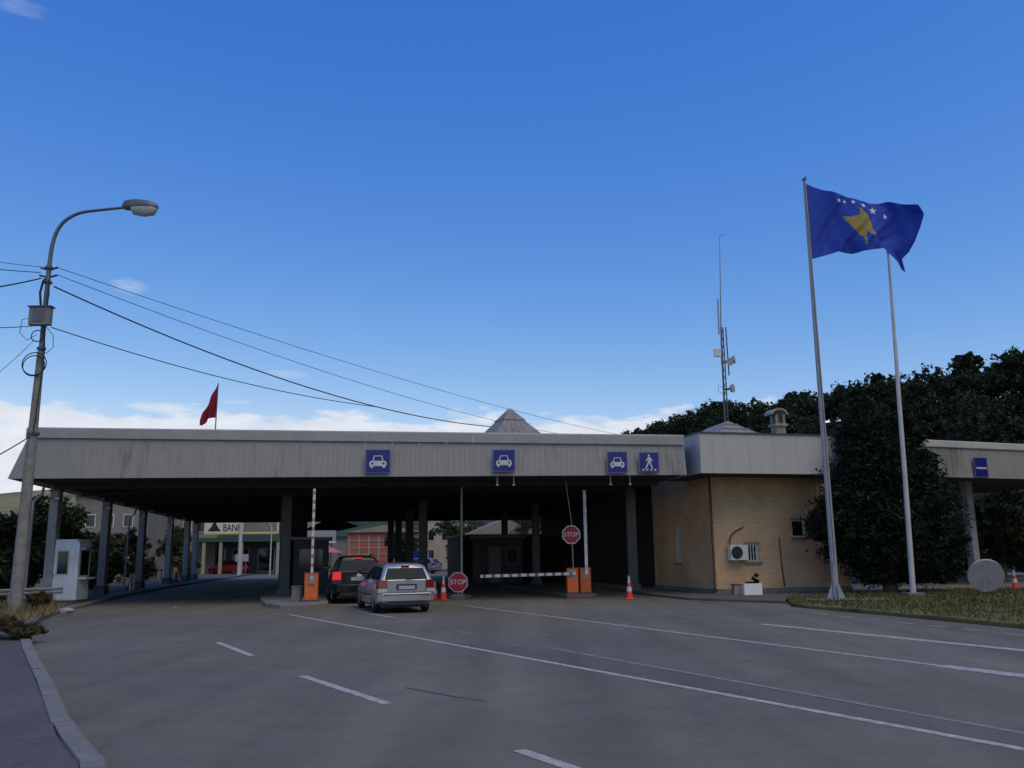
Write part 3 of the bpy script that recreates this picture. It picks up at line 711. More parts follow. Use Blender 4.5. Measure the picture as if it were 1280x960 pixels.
# hipped roof behind the parapet with tile courses
hr = MB().add([(-.2,.6,5.3),(6.4,.6,5.3),(6.4,10,5.3),(-.2,10,5.3),(3.3,4.4,7.72),(3.5,7,7.72)], [(0,1,4),(1,2,5,4),(2,3,5),(3,0,4,5),(3,2,1,0)]).build('roof', 'shingle', bld)
for k in range(9):
    t = (k+.5)/9.5; z = 5.3+2.42*t+.03
    a = Vector((-.2,.6,0)).lerp(Vector((3.3,4.4,0)), t); b = Vector((6.4,.6,0)).lerp(Vector((3.3,4.4,0)), t)
    MB().bar((a.x,a.y,z),(b.x,b.y,z),.05).build('tile_course', 'shingle', hr)
CX = 5.35
ch = MB().box(CX-.24,CX+.24,3.2,3.7,5.5,7.35).build('chimney', 'render_beige', bld, bevel=.01); ch['label'] = 'beige brick chimney with open arched hood'
MB().box(CX-.31,CX+.31,3.13,3.77,7.352,7.47).build('chimney_ledge', 'stone', ch)
for x in (CX-.24, CX+.13):
    for y in (3.2, 3.59): MB().box(x,x+.11,y,y+.11,7.472,7.9).build('hood_post', 'render_beige', ch)
pr = [(CX-.06+math.cos(a)*.42, 7.88+math.sin(a)*.30) for a in np.linspace(math.pi, 0, 11)] + [(CX-.06+math.cos(a)*.35, 7.88+math.sin(a)*.22) for a in np.linspace(0, math.pi, 11)]
mm = MB(); n = len(pr)//2
for i in range(n-1): mm.prism([pr[i], pr[i+1], pr[2*n-2-i], pr[2*n-1-i]], 3.1, 3.8)
mm.build('chimney_hood', 'stone', ch, fix=True)
# air conditioner and its pipe loop
ac = thing('air_conditioner', 'boxy white air conditioner on the brick wall beside the barred window', 'air conditioner', (AX, AY, 0), AR)
MB().box(.55,1.32,-.36,-.06,1.36,1.96).build('casing', 'ac_white', ac, bevel=.02)
MB().tube([(.82,-.362,1.66),(.82,-.375,1.66)], .25, 24).build('fan_recess', 'dark_plastic', ac)
gr = MB()
for k in range(6): gr.tube([(.82+.045*k*math.cos(a), -.385, 1.66+.045*k*math.sin(a)) for a in np.linspace(0, 6.283, 20)], .006, 4)
gr.build('fan_grille', 'steel_dark', ac)
for x in (.7, 1.2): MB().bar((x,-.38,1.33),(x,0,1.33),.04).build('bracket', 'steel', ac)
MB().tube([(.62,-.2,1.97),(.66,-.14,2.2),(.85,-.09,2.45),(1.12,-.06,2.58),(1.3,-.02,2.62),(1.34,.02,2.72)], .032, 7).build('pipe', 'rust', ac, smooth=60)
# planter, small box
pl = thing('planter', 'white concrete planter with a small dark plant against the brick wall', 'planter', (9.0, 33.75, .09), R(6))
t = MB(); t.box(-.35,.35,-.2,.2,0,.06); t.box(-.35,-.3,-.2,.2,.06,.42); t.box(.3,.35,-.2,.2,.06,.42); t.box(-.3,.3,-.2,-.15,.06,.42); t.box(-.3,.3,.15,.2,.06,.42); t.build('trough', 'booth_white', pl)
MB().box(-.3,.3,-.15,.15,.06,.38).build('soil', 'dirt', pl)
crown('foliage', [(.2,0,.62,.14,.12,.18),(.22,0,.45,.1,.1,.1),(-.1,0,.42,.18,.1,.05)], 260, .08, 'leaf_conifer', pl)
bx_ = thing('meter_box', 'small tan box on the ground at the end of the white planter', 'box', (8.5, 33.95, .09), R(6))
MB().box(-.16,.16,-.15,.15,0,.36).build('body', 'render_beige', bx_, bevel=.01); MB().box(-.19,.19,-.18,.18,.362,.40).build('lid', 'rust', bx_)

# ================================================================== BUS LANE CANOPY ON THE FAR SIDE
bc = thing('bus_lane_canopy', 'pale metal canopy over the bus lane beyond the big conifer', 'canopy', (19.3, 40.3, 0), R(21))
for k in range(12):
    a, b = Vector((k*1.1,0)), Vector((k*1.1+1.1,0))
    fascia_panel(a+Vector((.004,0)), b-Vector((.004,0)), 5.0,6.4,5.0,6.4, Vector((0,-1)), .12, bc, 'fascia', 4)
for k in range(9):
    a, b = Vector((0,k*1.1+1.1)), Vector((0,k*1.1))
    fascia_panel(a, b, 5.0,6.4,5.0,6.4, Vector((-1,0)), .02, bc, 'fascia', 2)
MB().box(-.05,13.25,-.09,.2,6.403,6.74).build('roof_trim', 'fascia_new', bc, bevel=.04)
MB().box(.05,13.2,.06,10,5.06,5.2).build('soffit', 'soffit', bc); MB().box(.05,13.2,.3,10,6.2,6.35).build('roof_deck', 'roofing', bc)
for x, y in ((4.75,2.2),(11.2,2.2),(4.75,8.6),(11.2,8.6)):
    c = MB().box(x-.2,x+.2,y-.2,y+.2,.3,5.06).build('column', 'column', bc, bevel=.02); MB().box(x-.3,x+.3,y-.3,y+.3,-.05,.302).build('footing', 'column_foot', c)

# ================================================================== SIGNS ON THE FASCIA
def fascia_y(x):     # outer face of the front fascia at its middle
    t = (x-FL.x)/(FR.x-FL.x); return FL.y+(FR.y-FL.y)*t
FANG = math.atan2(fdir.y, fdir.x)
def plate(t, w, h, rim=.035):
    MB().box(-w/2,w/2,0,.03,0,h).build('plate', 'sign_rim', t, bevel=.008)
    MB().box(-w/2+rim,w/2-rim,-.005,.0,rim,h-rim).build('panel', 'sign_blue', t)
    for z in (h*.25, h*.75): MB().box(-w*.3,w*.3,.03,.12,z-.02,z+.02).build('bracket', 'steel', t)
def car_symbol(t, w, h):
    s = w/.9; c = h*.46
    body = [(-.26,-.02),(-.285,.05),(-.27,.11),(-.22,.15),(.22,.15),(.27,.11),(.285,.05),(.26,-.02)]
    m_ = MB(); m_.prism([(x*s, c+(z-.14)*s) for x, z in [(-.30,.0),(-.31,.10),(-.29,.155),(-.24,.19),(.24,.19),(.29,.155),(.31,.10),(.30,.0)]], -.012, -.006)
    m_.prism([(-.265*s,c-.205*s),(-.265*s,c-.138*s),(-.165*s,c-.138*s),(-.165*s,c-.205*s)], -.012, -.006); m_.prism([(.265*s,c-.205*s),(.265*s,c-.138*s),(.165*s,c-.138*s),(.165*s,c-.205*s)], -.012, -.006)
    for sg in (-1, 1): m_.prism([(sg*.20*s,c+.048*s),(sg*.145*s,c+.24*s),(sg*.115*s,c+.22*s),(sg*.155*s,c+.048*s)], -.012, -.006)
    m_.prism([(-.145*s,c+.24*s),(.145*s,c+.24*s),(.115*s,c+.21*s),(-.115*s,c+.21*s)], -.0121, -.0061)
    m_.build('car_symbol', 'white', t, fix=True)
    for sg in (-1, 1): MB().tube([(sg*.20*s,-.0122,c-.045*s),(sg*.20*s,-.016,c-.045*s)], .042*s, 12).build('headlamp_mark', 'sign_blue', t)
def ped_symbol(t, w, h):
    s = w/.82; m_ = MB(); A = lambda pts: m_.prism([(x*s, h*.5+z*s) for x, z in pts], -.012, -.006)
    A([(math.cos(a)*.045, .27+math.sin(a)*.05) for a in np.linspace(0, 6.0, 10)])
    A([(-.06,.20),(.05,.21),(.07,.02),(-.05,.02)]); A([(-.05,.02),(.02,.02),(-.05,-.14),(-.12,-.25),(-.18,-.25),(-.11,-.12)]); A([(.0,.02),(.07,.02),(.10,-.10),(.15,-.24),(.09,-.25),(.04,-.10)])
    A([(-.055,.19),(-.14,.06),(-.12,.03),(-.05,.11)]); A([(.05,.20),(.15,.06),(.12,.03),(.05,.10)])
    for x in (-.30,-.15,.02,.18): A([(x,-.33),(x+.09,-.33),(x+.12,-.27),(x+.03,-.27)])
    m_.build('walker_symbol', 'white', t, fix=True)
for nm, lab, x, z, w, h, fun in (
    ('car_lane_sign','square blue sign with white car above the silver estate',-5.02,4.71,.93,.90,car_symbol),
    ('car_lane_sign','square blue sign with white car above the middle lane and lowered boom',-0.34,4.74,.86,.85,car_symbol),
    ('car_lane_sign','square blue sign with white car next to the pedestrian sign',3.96,4.67,.79,.83,car_symbol),
    ('pedestrian_sign','square blue sign with white walking figure on the fascia',5.18,4.69,.78,.78,ped_symbol)):
    t = thing(nm, lab, 'sign', (x, fascia_y(x)-.33, z), FANG, 'lane signs on the canopy'); plate(t, w, h); fun(t, w, h)
t = thing('bus_lane_sign', 'blue sign with a white bar on the far canopy fascia', 'sign', (22.32, 41.24, 5.03), R(21), 'lane signs on the canopy'); plate(t, .84, .95)
MB().box(-.33,.33,-.012,-.006,.40,.47).build('white_bar', 'white', t); MB().box(-.3,.3,-.012,-.006,.36,.375).build('thin_bar', 'sign_rim', t)

# short hanging fittings below the fascia
for i, (x, lab) in enumerate(((-.6,'short grey rod hanging under the middle car sign, nearer the silver car'),(.02,'short grey rod hanging under the middle car sign, nearer the orange boxes'),(3.7,'thin rod hanging under the car sign next to the walker sign'),(4.45,'thin rod hanging below the gap between car and walker signs'))):
    t = thing('hanging_rod', lab, 'rod', (x, fascia_y(x)-.1, 4.3), 0, 'rods under the fascia')
    MB().tube([(0,0,0),(0,0,.33)], .022, 6).build('rod', 'steel', t); MB().box(-.05,.05,-.03,.03,-.06,-.002).build('end_fitting', 'steel', t)

# ================================================================== BARRIERS AND STOP SIGNS
def boom(parent, L, name='boom', n=9, m2='red', w=.10, z0=0.0):
    """striped boom standing along +z from z0"""
    p = MB().box(-w/2,w/2,-.03,.03,z0,z0+L).build(name, 'white', parent, bevel=.008)
    for k in range(n):
        a = z0+L*(k+.35)/n; MB().box(-w/2-.003,w/2+.003,-.033,.033,a,a+L/n*.38).build('stripe', m2, p)
    return p
def cabinet(t, w, d, h, m='orange'):
    c = MB().box(-w/2,w/2,-d/2,d/2,.06,h).build('cabinet', m, t, bevel=.015)
    MB().box(-w/2-.04,w/2+.04,-d/2-.04,d/2+.04,0,.058).build('base_plate', 'steel_dark', t)
    MB().box(-w/2-.012,w/2+.012,-d/2-.012,d/2+.012,h+.002,h+.03).build('lid', 'orange_dark', t)
    MB().box(-w/2+.04,w/2-.04,-d/2-.006,-d/2-.001,.12,h-.22).build('service_door', m, c)
    MB().tube([(w*.25,-d/2-.008,h*.55),(w*.25,-d/2-.022,h*.55)], .018, 8).build('lock', 'steel_dark', c)
t = thing('barrier_gate', 'orange barrier cabinet with raised striped boom beside the black SUV', 'barrier', (-7.25,31.65,.14), R(8), 'lane barriers')
cabinet(t, .46, .36, .98)
b = boom(t, 3.2, n=10, m2='stripe_faded', w=.09); b.location = (.02,-.235,.78)
MB().box(-.08,.12,-.24,-.19,.62,.95).build('boom_clamp', 'steel', t)
t = thing('barrier_gate', 'orange barrier cabinet with lowered striped boom under the tall stop sign', 'barrier', (2.28,35.0,.14), R(6), 'lane barriers')
cabinet(t, .44, .36, .98, 'orange')
b = boom(t, 3.75, n=11, m2='stripe_grey', w=.11); b.location = (.1,-.235,.79); b.rotation_euler = (0, R(-90.8), 0)
MB().box(-.1,.1,-.20,-.19,.65,.95).build('boom_clamp', 'steel', t)
t = thing('barrier_gate', 'orange barrier cabinet with raised pale boom nearer the traffic cone', 'barrier', (2.78,34.95,.14), R(6), 'lane barriers')
cabinet(t, .42, .36, .98, 'orange_dark')
b = boom(t, 3.3, n=6, m2='tail_white', w=.12); b.location = (.03,-.235,.74)
MB().box(-.08,.12,-.20,-.19,.62,.95).build('boom_clamp', 'steel', t)
t = thing('junction_post', 'short grey concrete block beside the orange cabinet near the SUV', 'block', (-7.85,32.0,.14), 0)
MB().box(-.16,.16,-.14,.14,0,.5).build('body', 'concrete', t, bevel=.02); MB().box(-.18,.18,-.16,.16,.502,.54).build('cap', 'concrete', t)
def stop_plate(t, r, y, z, tilt=0):
    def octo(rr): return [(math.cos(R(22.5+45*k))*rr, z+math.sin(R(22.5+45*k))*rr) for k in range(8)]
    MB().prism(octo(r), y-.012, y).build('rim', 'tail_white', t, fix=True)
    p = MB().prism(octo(r*.89), y-.018, y-.0125).build('face', 'red', t, fix=True)
    text_obj('STOP', r*.62, 'white', p, 'lettering', (0, y-.020, z), sx=1.0)
t = thing('stop_sign', 'octagonal red stop sign on a post above the orange cabinets', 'stop sign', (2.27,34.72,1.15), R(2), 'stop signs')
stop_plate(t, .385, 0, 1.29)
MB().tube([(.05,.03,-.0),(.03,.03,1.75)], .025, 8).build('post', 'steel', t); MB().tube([(.03,.03,1.75),(-.17,.05,3.42)], .018, 6).build('stay_rod', 'steel', t)
t = thing('stop_sign', 'octagonal red stop sign standing low beside the silver estate', 'stop sign', (-2.2,34.6,.14), R(-3), 'stop signs')
stop_plate(t, .41, 0, .52); MB().tube([(0,.04,.0),(0,.04,.9)], .03, 8).build('post', 'steel', t)
MB().box(-.22,.22,-.1,.18,0,.06).build('foot', 'concrete', t)
t = thing('guide_pole', 'slim pale pole from island to canopy behind the low stop sign', 'pole', (-2.12,35.6,.14))
MB().tube([(0,0,0),(.0,0,4.42)], .045, 8).build('shaft', 'pole_grey', t); MB().box(-.1,.1,-.1,.1,0,.02).build('base', 'steel_dark', t)

# cones
def cone(label, loc, h=.72, group='traffic cones'):
    t = thing('traffic_cone', label, 'traffic cone', loc, random.random(), group)
    MB().box(-.19,.19,-.19,.19,0,.05).build('base', 'red_orange', t, bevel=.02)
    r = lambda z: .135-(.135-.03)*(z-.05)/(h-.05)
    zs = [.05, .05+(h-.05)*.30, .05+(h-.05)*.50, .05+(h-.05)*.68, .05+(h-.05)*.9, h]
    for k in range(5):
        MB().tube([(0,0,zs[k]),(0,0,zs[k+1])], [r(zs[k]), r(zs[k+1])], 16, cap=(k==4)).build('sleeve' if k % 2 else 'band', ['red_orange','white','red_orange','tail_white','tail_white'][k], t, smooth=60)
cone('tall red and white traffic cone at the lane edge near the brick building', (4.3,33.3,0), .86)
cone('red and white traffic cone between the silver estate and low stop sign', (-2.75,34.3,.0), .9)
cone('red and white traffic cone half hidden behind the silver estate', (-3.15,34.9,.0), .7)
cone('small red and white cone beyond the round disc on the bus lane', (21.2,37.6,0), .8)

# ================================================================== CARS
def make_car(name, label, loc, heading, m, sx=1.0, sy=1.0, sz=1.0, lit=False, estate=True, group=None, simple=False):
    t = thing(name, label, 'car', loc, heading, group)
    X = lambda p: (p[0]*sx, p[1]*sy, p[2]*sz)
    st = [(.07,.70,.36,.80,.76,.93,.95),(.12,.78,.30,.845,.80,.955,.975),(.35,.83,.24,.87,.835,.955,.985),(.9,.84,.20,.875,.84,.945,.98),(2.0,.845,.19,.88,.84,.93,.97),(3.0,.845,.19,.88,.835,.92,.97),
          (3.45,.84,.20,.875,.82,.90,.965),(4.0,.82,.22,.855,.79,.82,.89),(4.38,.78,.24,.81,.73,.71,.78),(4.58,.68,.28,.72,.64,.60,.66),(4.66,.56,.32,.60,.54,.53,.57)]
    b = MB(); rings = []
    for (s, hs, zs, hm, hb, zb, zt) in st:
        half = [(0,zs),(hs*.85,zs),(hs,zs+.07),(hm,.52),(hm-.005,.62),(hb+.02,zb-.08),(hb-.03,zb),(hb*.55,(zb+zt*1.6)/2.6),(0,zt)]
        ring = [(x, s, z) for x, z in half] + [(-x, s, z) for x, z in half[-2:0:-1]]
        rings.append(ring)
    n = len(rings[0]); vs_ = [X(p) for r in rings for p in r]; fs = []
    for i in range(len(rings)-1):
        for k in range(n): fs.append((i*n+k, (i+1)*n+k, (i+1)*n+(k+1) % n, i*n+(k+1) % n))
    fs += [tuple(range(n)), tuple(reversed(range((len(rings)-1)*n, len(rings)*n)))]
    b.add(vs_, fs); body = b.build('body', m, t, smooth=32, fix=True)
    WH = (.98, 3.68); wr = .315
    # wheel openings
    cut = MB()
    for s in WH:
        for sg in (-1, 1): cut.tube([X((sg*.55, s, .31)), X((sg*1.2, s, .31))], (wr+.055)*min(sy, sz)*1.0, 24)
    co = cut.build('cutter', m, None, fix=True)
    mod = body.modifiers.new('b', 'BOOLEAN'); mod.object = co; mod.operation = 'DIFFERENCE'; mod.solver = 'EXACT'
    bpy.context.view_layer.update()
    me = bpy.data.meshes.new_from_object(body.evaluated_get(bpy.context.evaluated_depsgraph_get()))
    body.modifiers.clear(); body.data = me; bpy.data.objects.remove(co)
    me.polygons.foreach_set('use_smooth', [True]*len(me.polygons)); me.set_sharp_from_angle(angle=R(32))
    # underbody
    MB().box(-.70*sx,.70*sx,.25*sy,4.3*sy,.17*sz,.5*sz).build('underbody', 'dark_plastic', t)
    # greenhouse
    if estate: gs = [(.13,.79,.97),(.30,.66,1.34),(.40,.625,1.445),(.8,.615,1.478),(1.6,.61,1.49),(2.3,.61,1.46),(2.62,.63,1.40),(3.02,.70,1.19),(3.45,.78,.955)]
    else: gs = [(.13,.79,.97),(.45,.66,1.36),(.62,.62,1.44),(1.0,.61,1.475),(1.6,.61,1.49),(2.3,.61,1.46),(2.62,.63,1.40),(3.02,.70,1.19),(3.45,.78,.955)]
    g = MB(); rings = []
    for s, hr_, zr in gs:
        half = [(.80,.93),(hr_+.02,max(.94, zr-.10)),(hr_-.02,max(.945, zr-.045)),(hr_-.12,max(.95, zr-.012)),(0,zr)]
        rings.append([(x, s, z) for x, z in half] + [(-x, s, z) for x, z in half[-2::-1]])
    n = len(rings[0]); vs_ = [X(p) for r in rings for p in r]; fs = []
    for i in range(len(rings)-1):
        for k in range(n-1): fs.append((i*n+k, (i+1)*n+k, (i+1)*n+k+1, i*n+k+1))
    g.add(vs_, fs); cab = g.build('cabin', m, t, smooth=40, fix=True)
    # glass panels a few millimetres proud of the cabin skin
    def side_x(s, z):
        for (s0, h0, z0), (s1, h1, z1) in zip(gs, gs[1:]):
            if s0 <= s <= s1:
                f_ = (s-s0)/(s1-s0); hr_, zr = h0+(h1-h0)*f_, z0+(z1-z0)*f_; break
        zt_ = max(.94, zr-.10); u = min(1, max(0, (z-.93)/max(.02, zt_-.93))); return .80+(hr_+.02-.80)*u + .006
    def side_glass(pts, name='side_window'):
        for sg in (-1, 1):
            c = [(sg*side_x(s, z), s, z) for s, z in pts]; k = len(c)
            mid = (sum(p[0] for p in c)/k, sum(p[1] for p in c)/k, sum(p[2] for p in c)/k)
            MB().add([X(p) for p in c]+[X(mid)], [(i, (i+1) % k, k) for i in range(k)]).build(name, 'car_glass', t)
    e = .0 if estate else .12
    side_glass([(.34+e,.99),(1.12,.985),(1.12,1.20),(1.12,1.37),(.52+e,1.345),(.42+e,1.20)]); side_glass([(1.17,.985),(2.0,.975),(2.0,1.375),(1.6,1.385),(1.17,1.375)]); side_glass([(2.05,.975),(3.12,.965),(2.9,1.10),(2.62,1.26),(2.35,1.345),(2.05,1.37)])
    r0, r1 = gs[0], gs[1]; r2 = gs[2]
    def rear(x, z):
        f_ = min(1, (z-.97)/(r1[2]-.97)); return r0[0]+(r1[0]-r0[0])*f_ - .008
    MB().add([X(p) for p in [(-.66,rear(0,1.0),1.0),(.66,rear(0,1.0),1.0),(.60,rear(0,1.2),1.2),(.545,rear(0,1.335),1.335),(-.545,rear(0,1.335),1.335),(-.60,rear(0,1.2),1.2)]], [(0,1,2,5),(5,2,3,4)]).build('rear_window', 'car_glass', t)
    MB().add([X(p) for p in [(-.70,3.36,1.01),(.70,3.36,1.01),(.57,2.70,1.372),(-.57,2.70,1.372)]], [(0,1,2,3)]).build('windscreen', 'car_glass', t)
    # bumpers, lights, plate
    bp = MB()
    prof = [(-.84,.34),(-.87,.12),(-.74,.015),(-.4,-.015),(.4,-.015),(.74,.015),(.87,.12),(.84,.34),(.6,.36),(-.6,.36)]
    bp.prism([(x*sx, y*sy) for x, y in prof], .36*sz, .60*sz, plane='XY'); bumper = bp.build('rear_bumper', m, t, bevel=.02, fix=True)
    MB().box(-.70*sx,.70*sx,-.022*sy,.06*sy,.545*sz,.565*sz).build('bumper_strip', 'dark_plastic', bumper)
    MB().box(-.62*sx,.62*sx,.02*sy,.2*sy,.26*sz,.358*sz).build('bumper_valance', 'dark_plastic', bumper)
    for sg in (-1, 1):
        L = MB().add([X((sg*x, y, z)) for x, y, z in [(.60,.035,.74),(.60,.045,.985),(.83,.055,.985),(.865,.045,.74),(.60,.13,.74),(.60,.14,.985),(.865,.36,.965),(.892,.33,.74)]],
            [(0,1,2,3),(3,2,6,7),(1,5,6,2),(0,3,7,4)]).build('tail_light', 'brake_lit' if lit else 'tail_red', t, fix=True)
        MB().add([X((sg*x, y, z)) for x, y, z in [(.60,.03,.625),(.60,.034,.735),(.866,.044,.735),(.872,.04,.625),(.893,.3,.735),(.893,.3,.625)]], [(0,1,2,3),(3,2,4,5)]).build('reverse_lens', 'dark_plastic' if lit else 'tail_white', L, fix=True)
    MB().box(-.12*sx,.12*sx,(gs[1][0]-.02)*sy,(gs[1][0]+.06)*sy,1.375*sz,1.415*sz).build('brake_light', 'brake_lit' if lit else 'tail_red', t)
    MB().box(-.31*sx,.31*sx,.05*sy,.062*sy,.70*sz,.86*sz).build('plate_recess', 'dark_plastic', t)
    MB().box(-.25*sx,.25*sx,.036*sy,.049*sy,.715*sz,.815*sz).build('number_plate', 'plate', t)
    for x0, x1, z0, z1 in ((-.79,.79,.618,.626),(-.60,-.592,.63,.99),(.592,.60,.63,.99)): MB().box(x0*sx,x1*sx,.055*sy,.075*sy,z0*sz,z1*sz).build('tailgate_seam', 'dark_plastic', t)
    MB().tube([X((0,.075,.905)), X((0,.055,.905))], .045, 12).build('badge', 'rim', t)
    MB().tube([X((-.02,.115,1.0)), X((.16,.115,1.03)), X((.38,.13,1.04))], .012, 5).build('rear_wiper', 'dark_plastic', t)
    for sg in (-1, 1):
        mr = MB().box(sg*.98*sx-.1*sx, sg*.98*sx+.1*sx, 2.88*sy, 2.98*sy, .98*sz, 1.11*sz).build('mirror', m, t, bevel=.02)
        for s in (1.14, 2.02): MB().box((sg*.885-.004)*sx, (sg*.885+.004)*sx, (s+.12 if s > 2 else s+.66)*sy-.1, (s+.12 if s > 2 else s+.66)*sy+.08, .80*sz, .825*sz).build('door_handle', m, t)
        MB().box((sg*.885-.006)*sx, (sg*.885+.006)*sx, 1.36*sy, 3.25*sy, .50*sz, .545*sz).build('side_moulding', 'dark_plastic', t)
        for s_ in (1.15, 2.03, 3.12):
            pz = [(.29,.85),(.52,.884),(.62,.879),(.80,.868),(.92,.815)]
            MB().add([X((sg*x, s_-.006, z)) for z, x in pz]+[X((sg*x, s_+.006, z)) for z, x in pz], [(k, k+1, k+6, k+5) for k in range(4)]).build('door_seam', 'dark_plastic', t)
        if estate: MB().tube([X((sg*.58,.55,1.49)), X((sg*.58,.75,1.525)), X((sg*.585,2.2,1.525)), X((sg*.58,2.4,1.48))], .016, 6).build('roof_rail', 'dark_plastic', t)
        for s in WH:
            w = MB(); pr_ = [(-.10,.19),(-.10,.25),(-.085,.30),(-.04,.315),(.04,.315),(.085,.30),(.10,.25),(.10,.19)]; nn = 28
            cx = sg*.77*sx; k_ = min(sy, sz)
            for j in range(nn):
                a = 2*math.pi*j/nn; w.v += [(cx+sg*p[0], s*sy+math.cos(a)*p[1]*k_, .315*k_+math.sin(a)*p[1]*k_) for p in pr_]
            for j in range(nn):
                for q in range(len(pr_)-1): w.f.append((j*8+q, ((j+1) % nn)*8+q, ((j+1) % nn)*8+q+1, j*8+q+1)); w.mi.append(0)
            wh = w.build('wheel', 'tyre', t, smooth=50, fix=True)
            rm = MB().tube([(cx+sg*.02, s*sy, .315*k_), (cx+sg*.065, s*sy, .315*k_)], .195*k_, 24)
            for j in range(5):
                a = j*2*math.pi/5+.3; rm.bar((cx+sg*.075, s*sy, .315*k_), (cx+sg*.075, s*sy+math.cos(a)*.18*k_, .315*k_+math.sin(a)*.18*k_), .06, .03)
            rm.build('rim', 'rim', wh)
    return t
make_car('silver_estate', 'silver estate car waiting at the checkpoint with rear towards the camera', (-3.24,26.75,0), R(19), 'silver')
make_car('black_suv', 'black SUV with brake lights lit ahead of the silver estate', (-5.72,32.5,0), R(15), 'dark_car', 1.06, .98, 1.17, lit=True)
make_car('white_hatchback', 'white hatchback far ahead in the lane beyond the black SUV', (-12.3,54,0), R(12), 'white_car', estate=False)
make_car('grey_parked_car', 'grey car parked in the street beyond the canopy between dark columns', (-7.2,84,0), R(70), 'grey_car', estate=False)
make_car('red_parked_car', 'red car parked by the bank beyond the checkpoint', (-28.0,92.5,0), R(75), 'red_car', estate=False)

# ================================================================== BOOTHS
bt = thing('guard_booth', 'white guard booth with blue tinted door window at the kerb', 'booth', (-17.62,34.5,.1), R(-2))
w, d, h = 1.14, .9, 2.4
prof = [(-w/2,.06),(-w/2,h-.18),(-w/2+.12,h),(w/2-.12,h),(w/2,h-.18),(w/2,.06)]
MB().prism(prof, 0, d).build('shell', 'booth_white', bt, bevel=.02, fix=True)
MB().box(-w/2+.03,w/2-.03,.03,d-.03,0,.062).build('base', 'column_foot', bt)
dr = MB().box(-.42,.42,-.02,-.002,.12,2.12).build('door', 'booth_white', bt, bevel=.006)
MB().box(-.29,.21,-.035,-.021,1.02,1.98).build('window_frame', 'white', dr, bevel=.004); MB().box(-.24,.16,-.042,-.036,1.07,1.93).build('window_pane', 'glass', dr)
MB().box(-.39,-.36,-.05,-.021,.95,1.08).build('handle', 'steel', dr)
sw = MB().box(w/2+.002,w/2+.02,.15,.75,1.0,1.95).build('side_window', 'dark_plastic', bt); MB().box(w/2+.021,w/2+.025,.2,.7,1.05,1.9).build('pane', 'glass', sw)
MB().box(w/2+.002,w/2+.3,.1,.8,.86,.92).build('counter', 'booth_white', bt); MB().box(w/2+.002,w/2+.24,.05,.85,2.0,2.06).build('hood', 'steel', bt)
kb = thing('passport_booth', 'dim grey passport booth behind the lowered boom', 'booth', (-0.65,48.0,.14), R(12))
MB().box(-1.15,1.15,0,3,0,2.45).build('shell', 'booth_shaded', kb, bevel=.03); MB().box(-1.3,1.3,-.15,3.15,2.452,2.6).build('roof', 'steel_dark', kb)
MB().box(-.75,-.1,-.03,-.002,.1,2.0).build('door', 'steel_dark', kb); a = MB().box(.2,.9,-.03,-.002,1.05,1.9).build('window', 'steel_dark', kb); MB().box(.26,.84,-.04,-.031,1.1,1.85).build('pane', 'glass', a)  # dark window frame carries the canopy shade in its colour
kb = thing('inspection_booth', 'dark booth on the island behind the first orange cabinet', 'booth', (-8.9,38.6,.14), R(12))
MB().box(-.75,.75,0,3,0,2.3).build('shell', 'booth_shaded', kb, bevel=.03); MB().box(-.9,.9,-.12,3.12,2.302,2.42).build('roof', 'steel_dark', kb); MB().box(-.5,.5,-.03,-.002,1.0,1.9).build('window', 'glass', kb)

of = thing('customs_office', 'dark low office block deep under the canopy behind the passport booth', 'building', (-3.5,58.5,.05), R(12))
MB().box(0,6.2,0,7,0,2.85).build('wall', 'booth_shaded', of); MB().box(-.15,6.35,-.15,7.15,2.852,3.0).build('roof', 'steel_dark', of)  # near-black walls stand in for the deep shade under the canopy
for x in (.6,2.4,4.2): f_ = MB().box(x,x+1.1,-.05,-.002,1.0,2.1).build('window', 'steel_dark', of); MB().box(x+.06,x+1.04,-.06,-.051,1.06,2.04).build('pane', 'glass', f_)

# ================================================================== LAMP POST AND CABLES
lp = thing('lamp_post', 'tall street lamp post with curved arm, meter box and cable coils', 'street lamp', (-15.62,27.9,0))
MB().tube([(-.05,0,-.1),(-.03,0,4),(0,0,8.5)], [.20,.165,.115], 12).build('lower_shaft', 'pole_concrete', lp, smooth=60)
MB().tube([(0,0,8.502),(0,0,11.55)], [.085,.075], 10).build('upper_shaft', 'lamp_steel', lp, smooth=60)
def smooth_path(pts, k=5):
    P = [Vector(p) for p in pts]; out = []
    for i in range(len(P)-1):
        a, b, c, d = P[max(i-1,0)], P[i], P[i+1], P[min(i+2,len(P)-1)]
        for j in range(k):
            t = j/k; out.append(.5*((2*b)+(c-a)*t+(2*a-5*b+4*c-d)*t*t+(3*b-a-3*c+d)*t**3))
    return out+[P[-1]]
ap_ = smooth_path([(0,0,11.55),(.03,0,12.17),(.12,0,12.63),(.31,0,13.0),(.61,0,13.25),(1.01,0,13.4),(1.69,0,13.48),(2.46,-.05,13.53)])
MB().tube(ap_, [.07-.025*i/(len(ap_)-1) for i in range(len(ap_))], 10).build('arm', 'lamp_steel', lp, smooth=60)
hd = MB(); stn = [(2.32,.06,.05,13.60),(2.42,.15,.16,13.62),(2.75,.19,.20,13.62),(3.2,.19,.17,13.60),(3.45,.15,.12,13.56),(3.55,.06,.05,13.53)]
for x, hw, hh, zc in stn: hd.v += [(x, math.cos(a)*hw, zc+math.sin(a)*hh*(1.15 if math.sin(a) > 0 else 1.0)) for a in np.linspace(0, 2*math.pi, 12, endpoint=False)]
for i in range(len(stn)-1):
    for k in range(12): hd.f.append((i*12+k, i*12+(k+1) % 12, (i+1)*12+(k+1) % 12, (i+1)*12+k)); hd.mi.append(0)
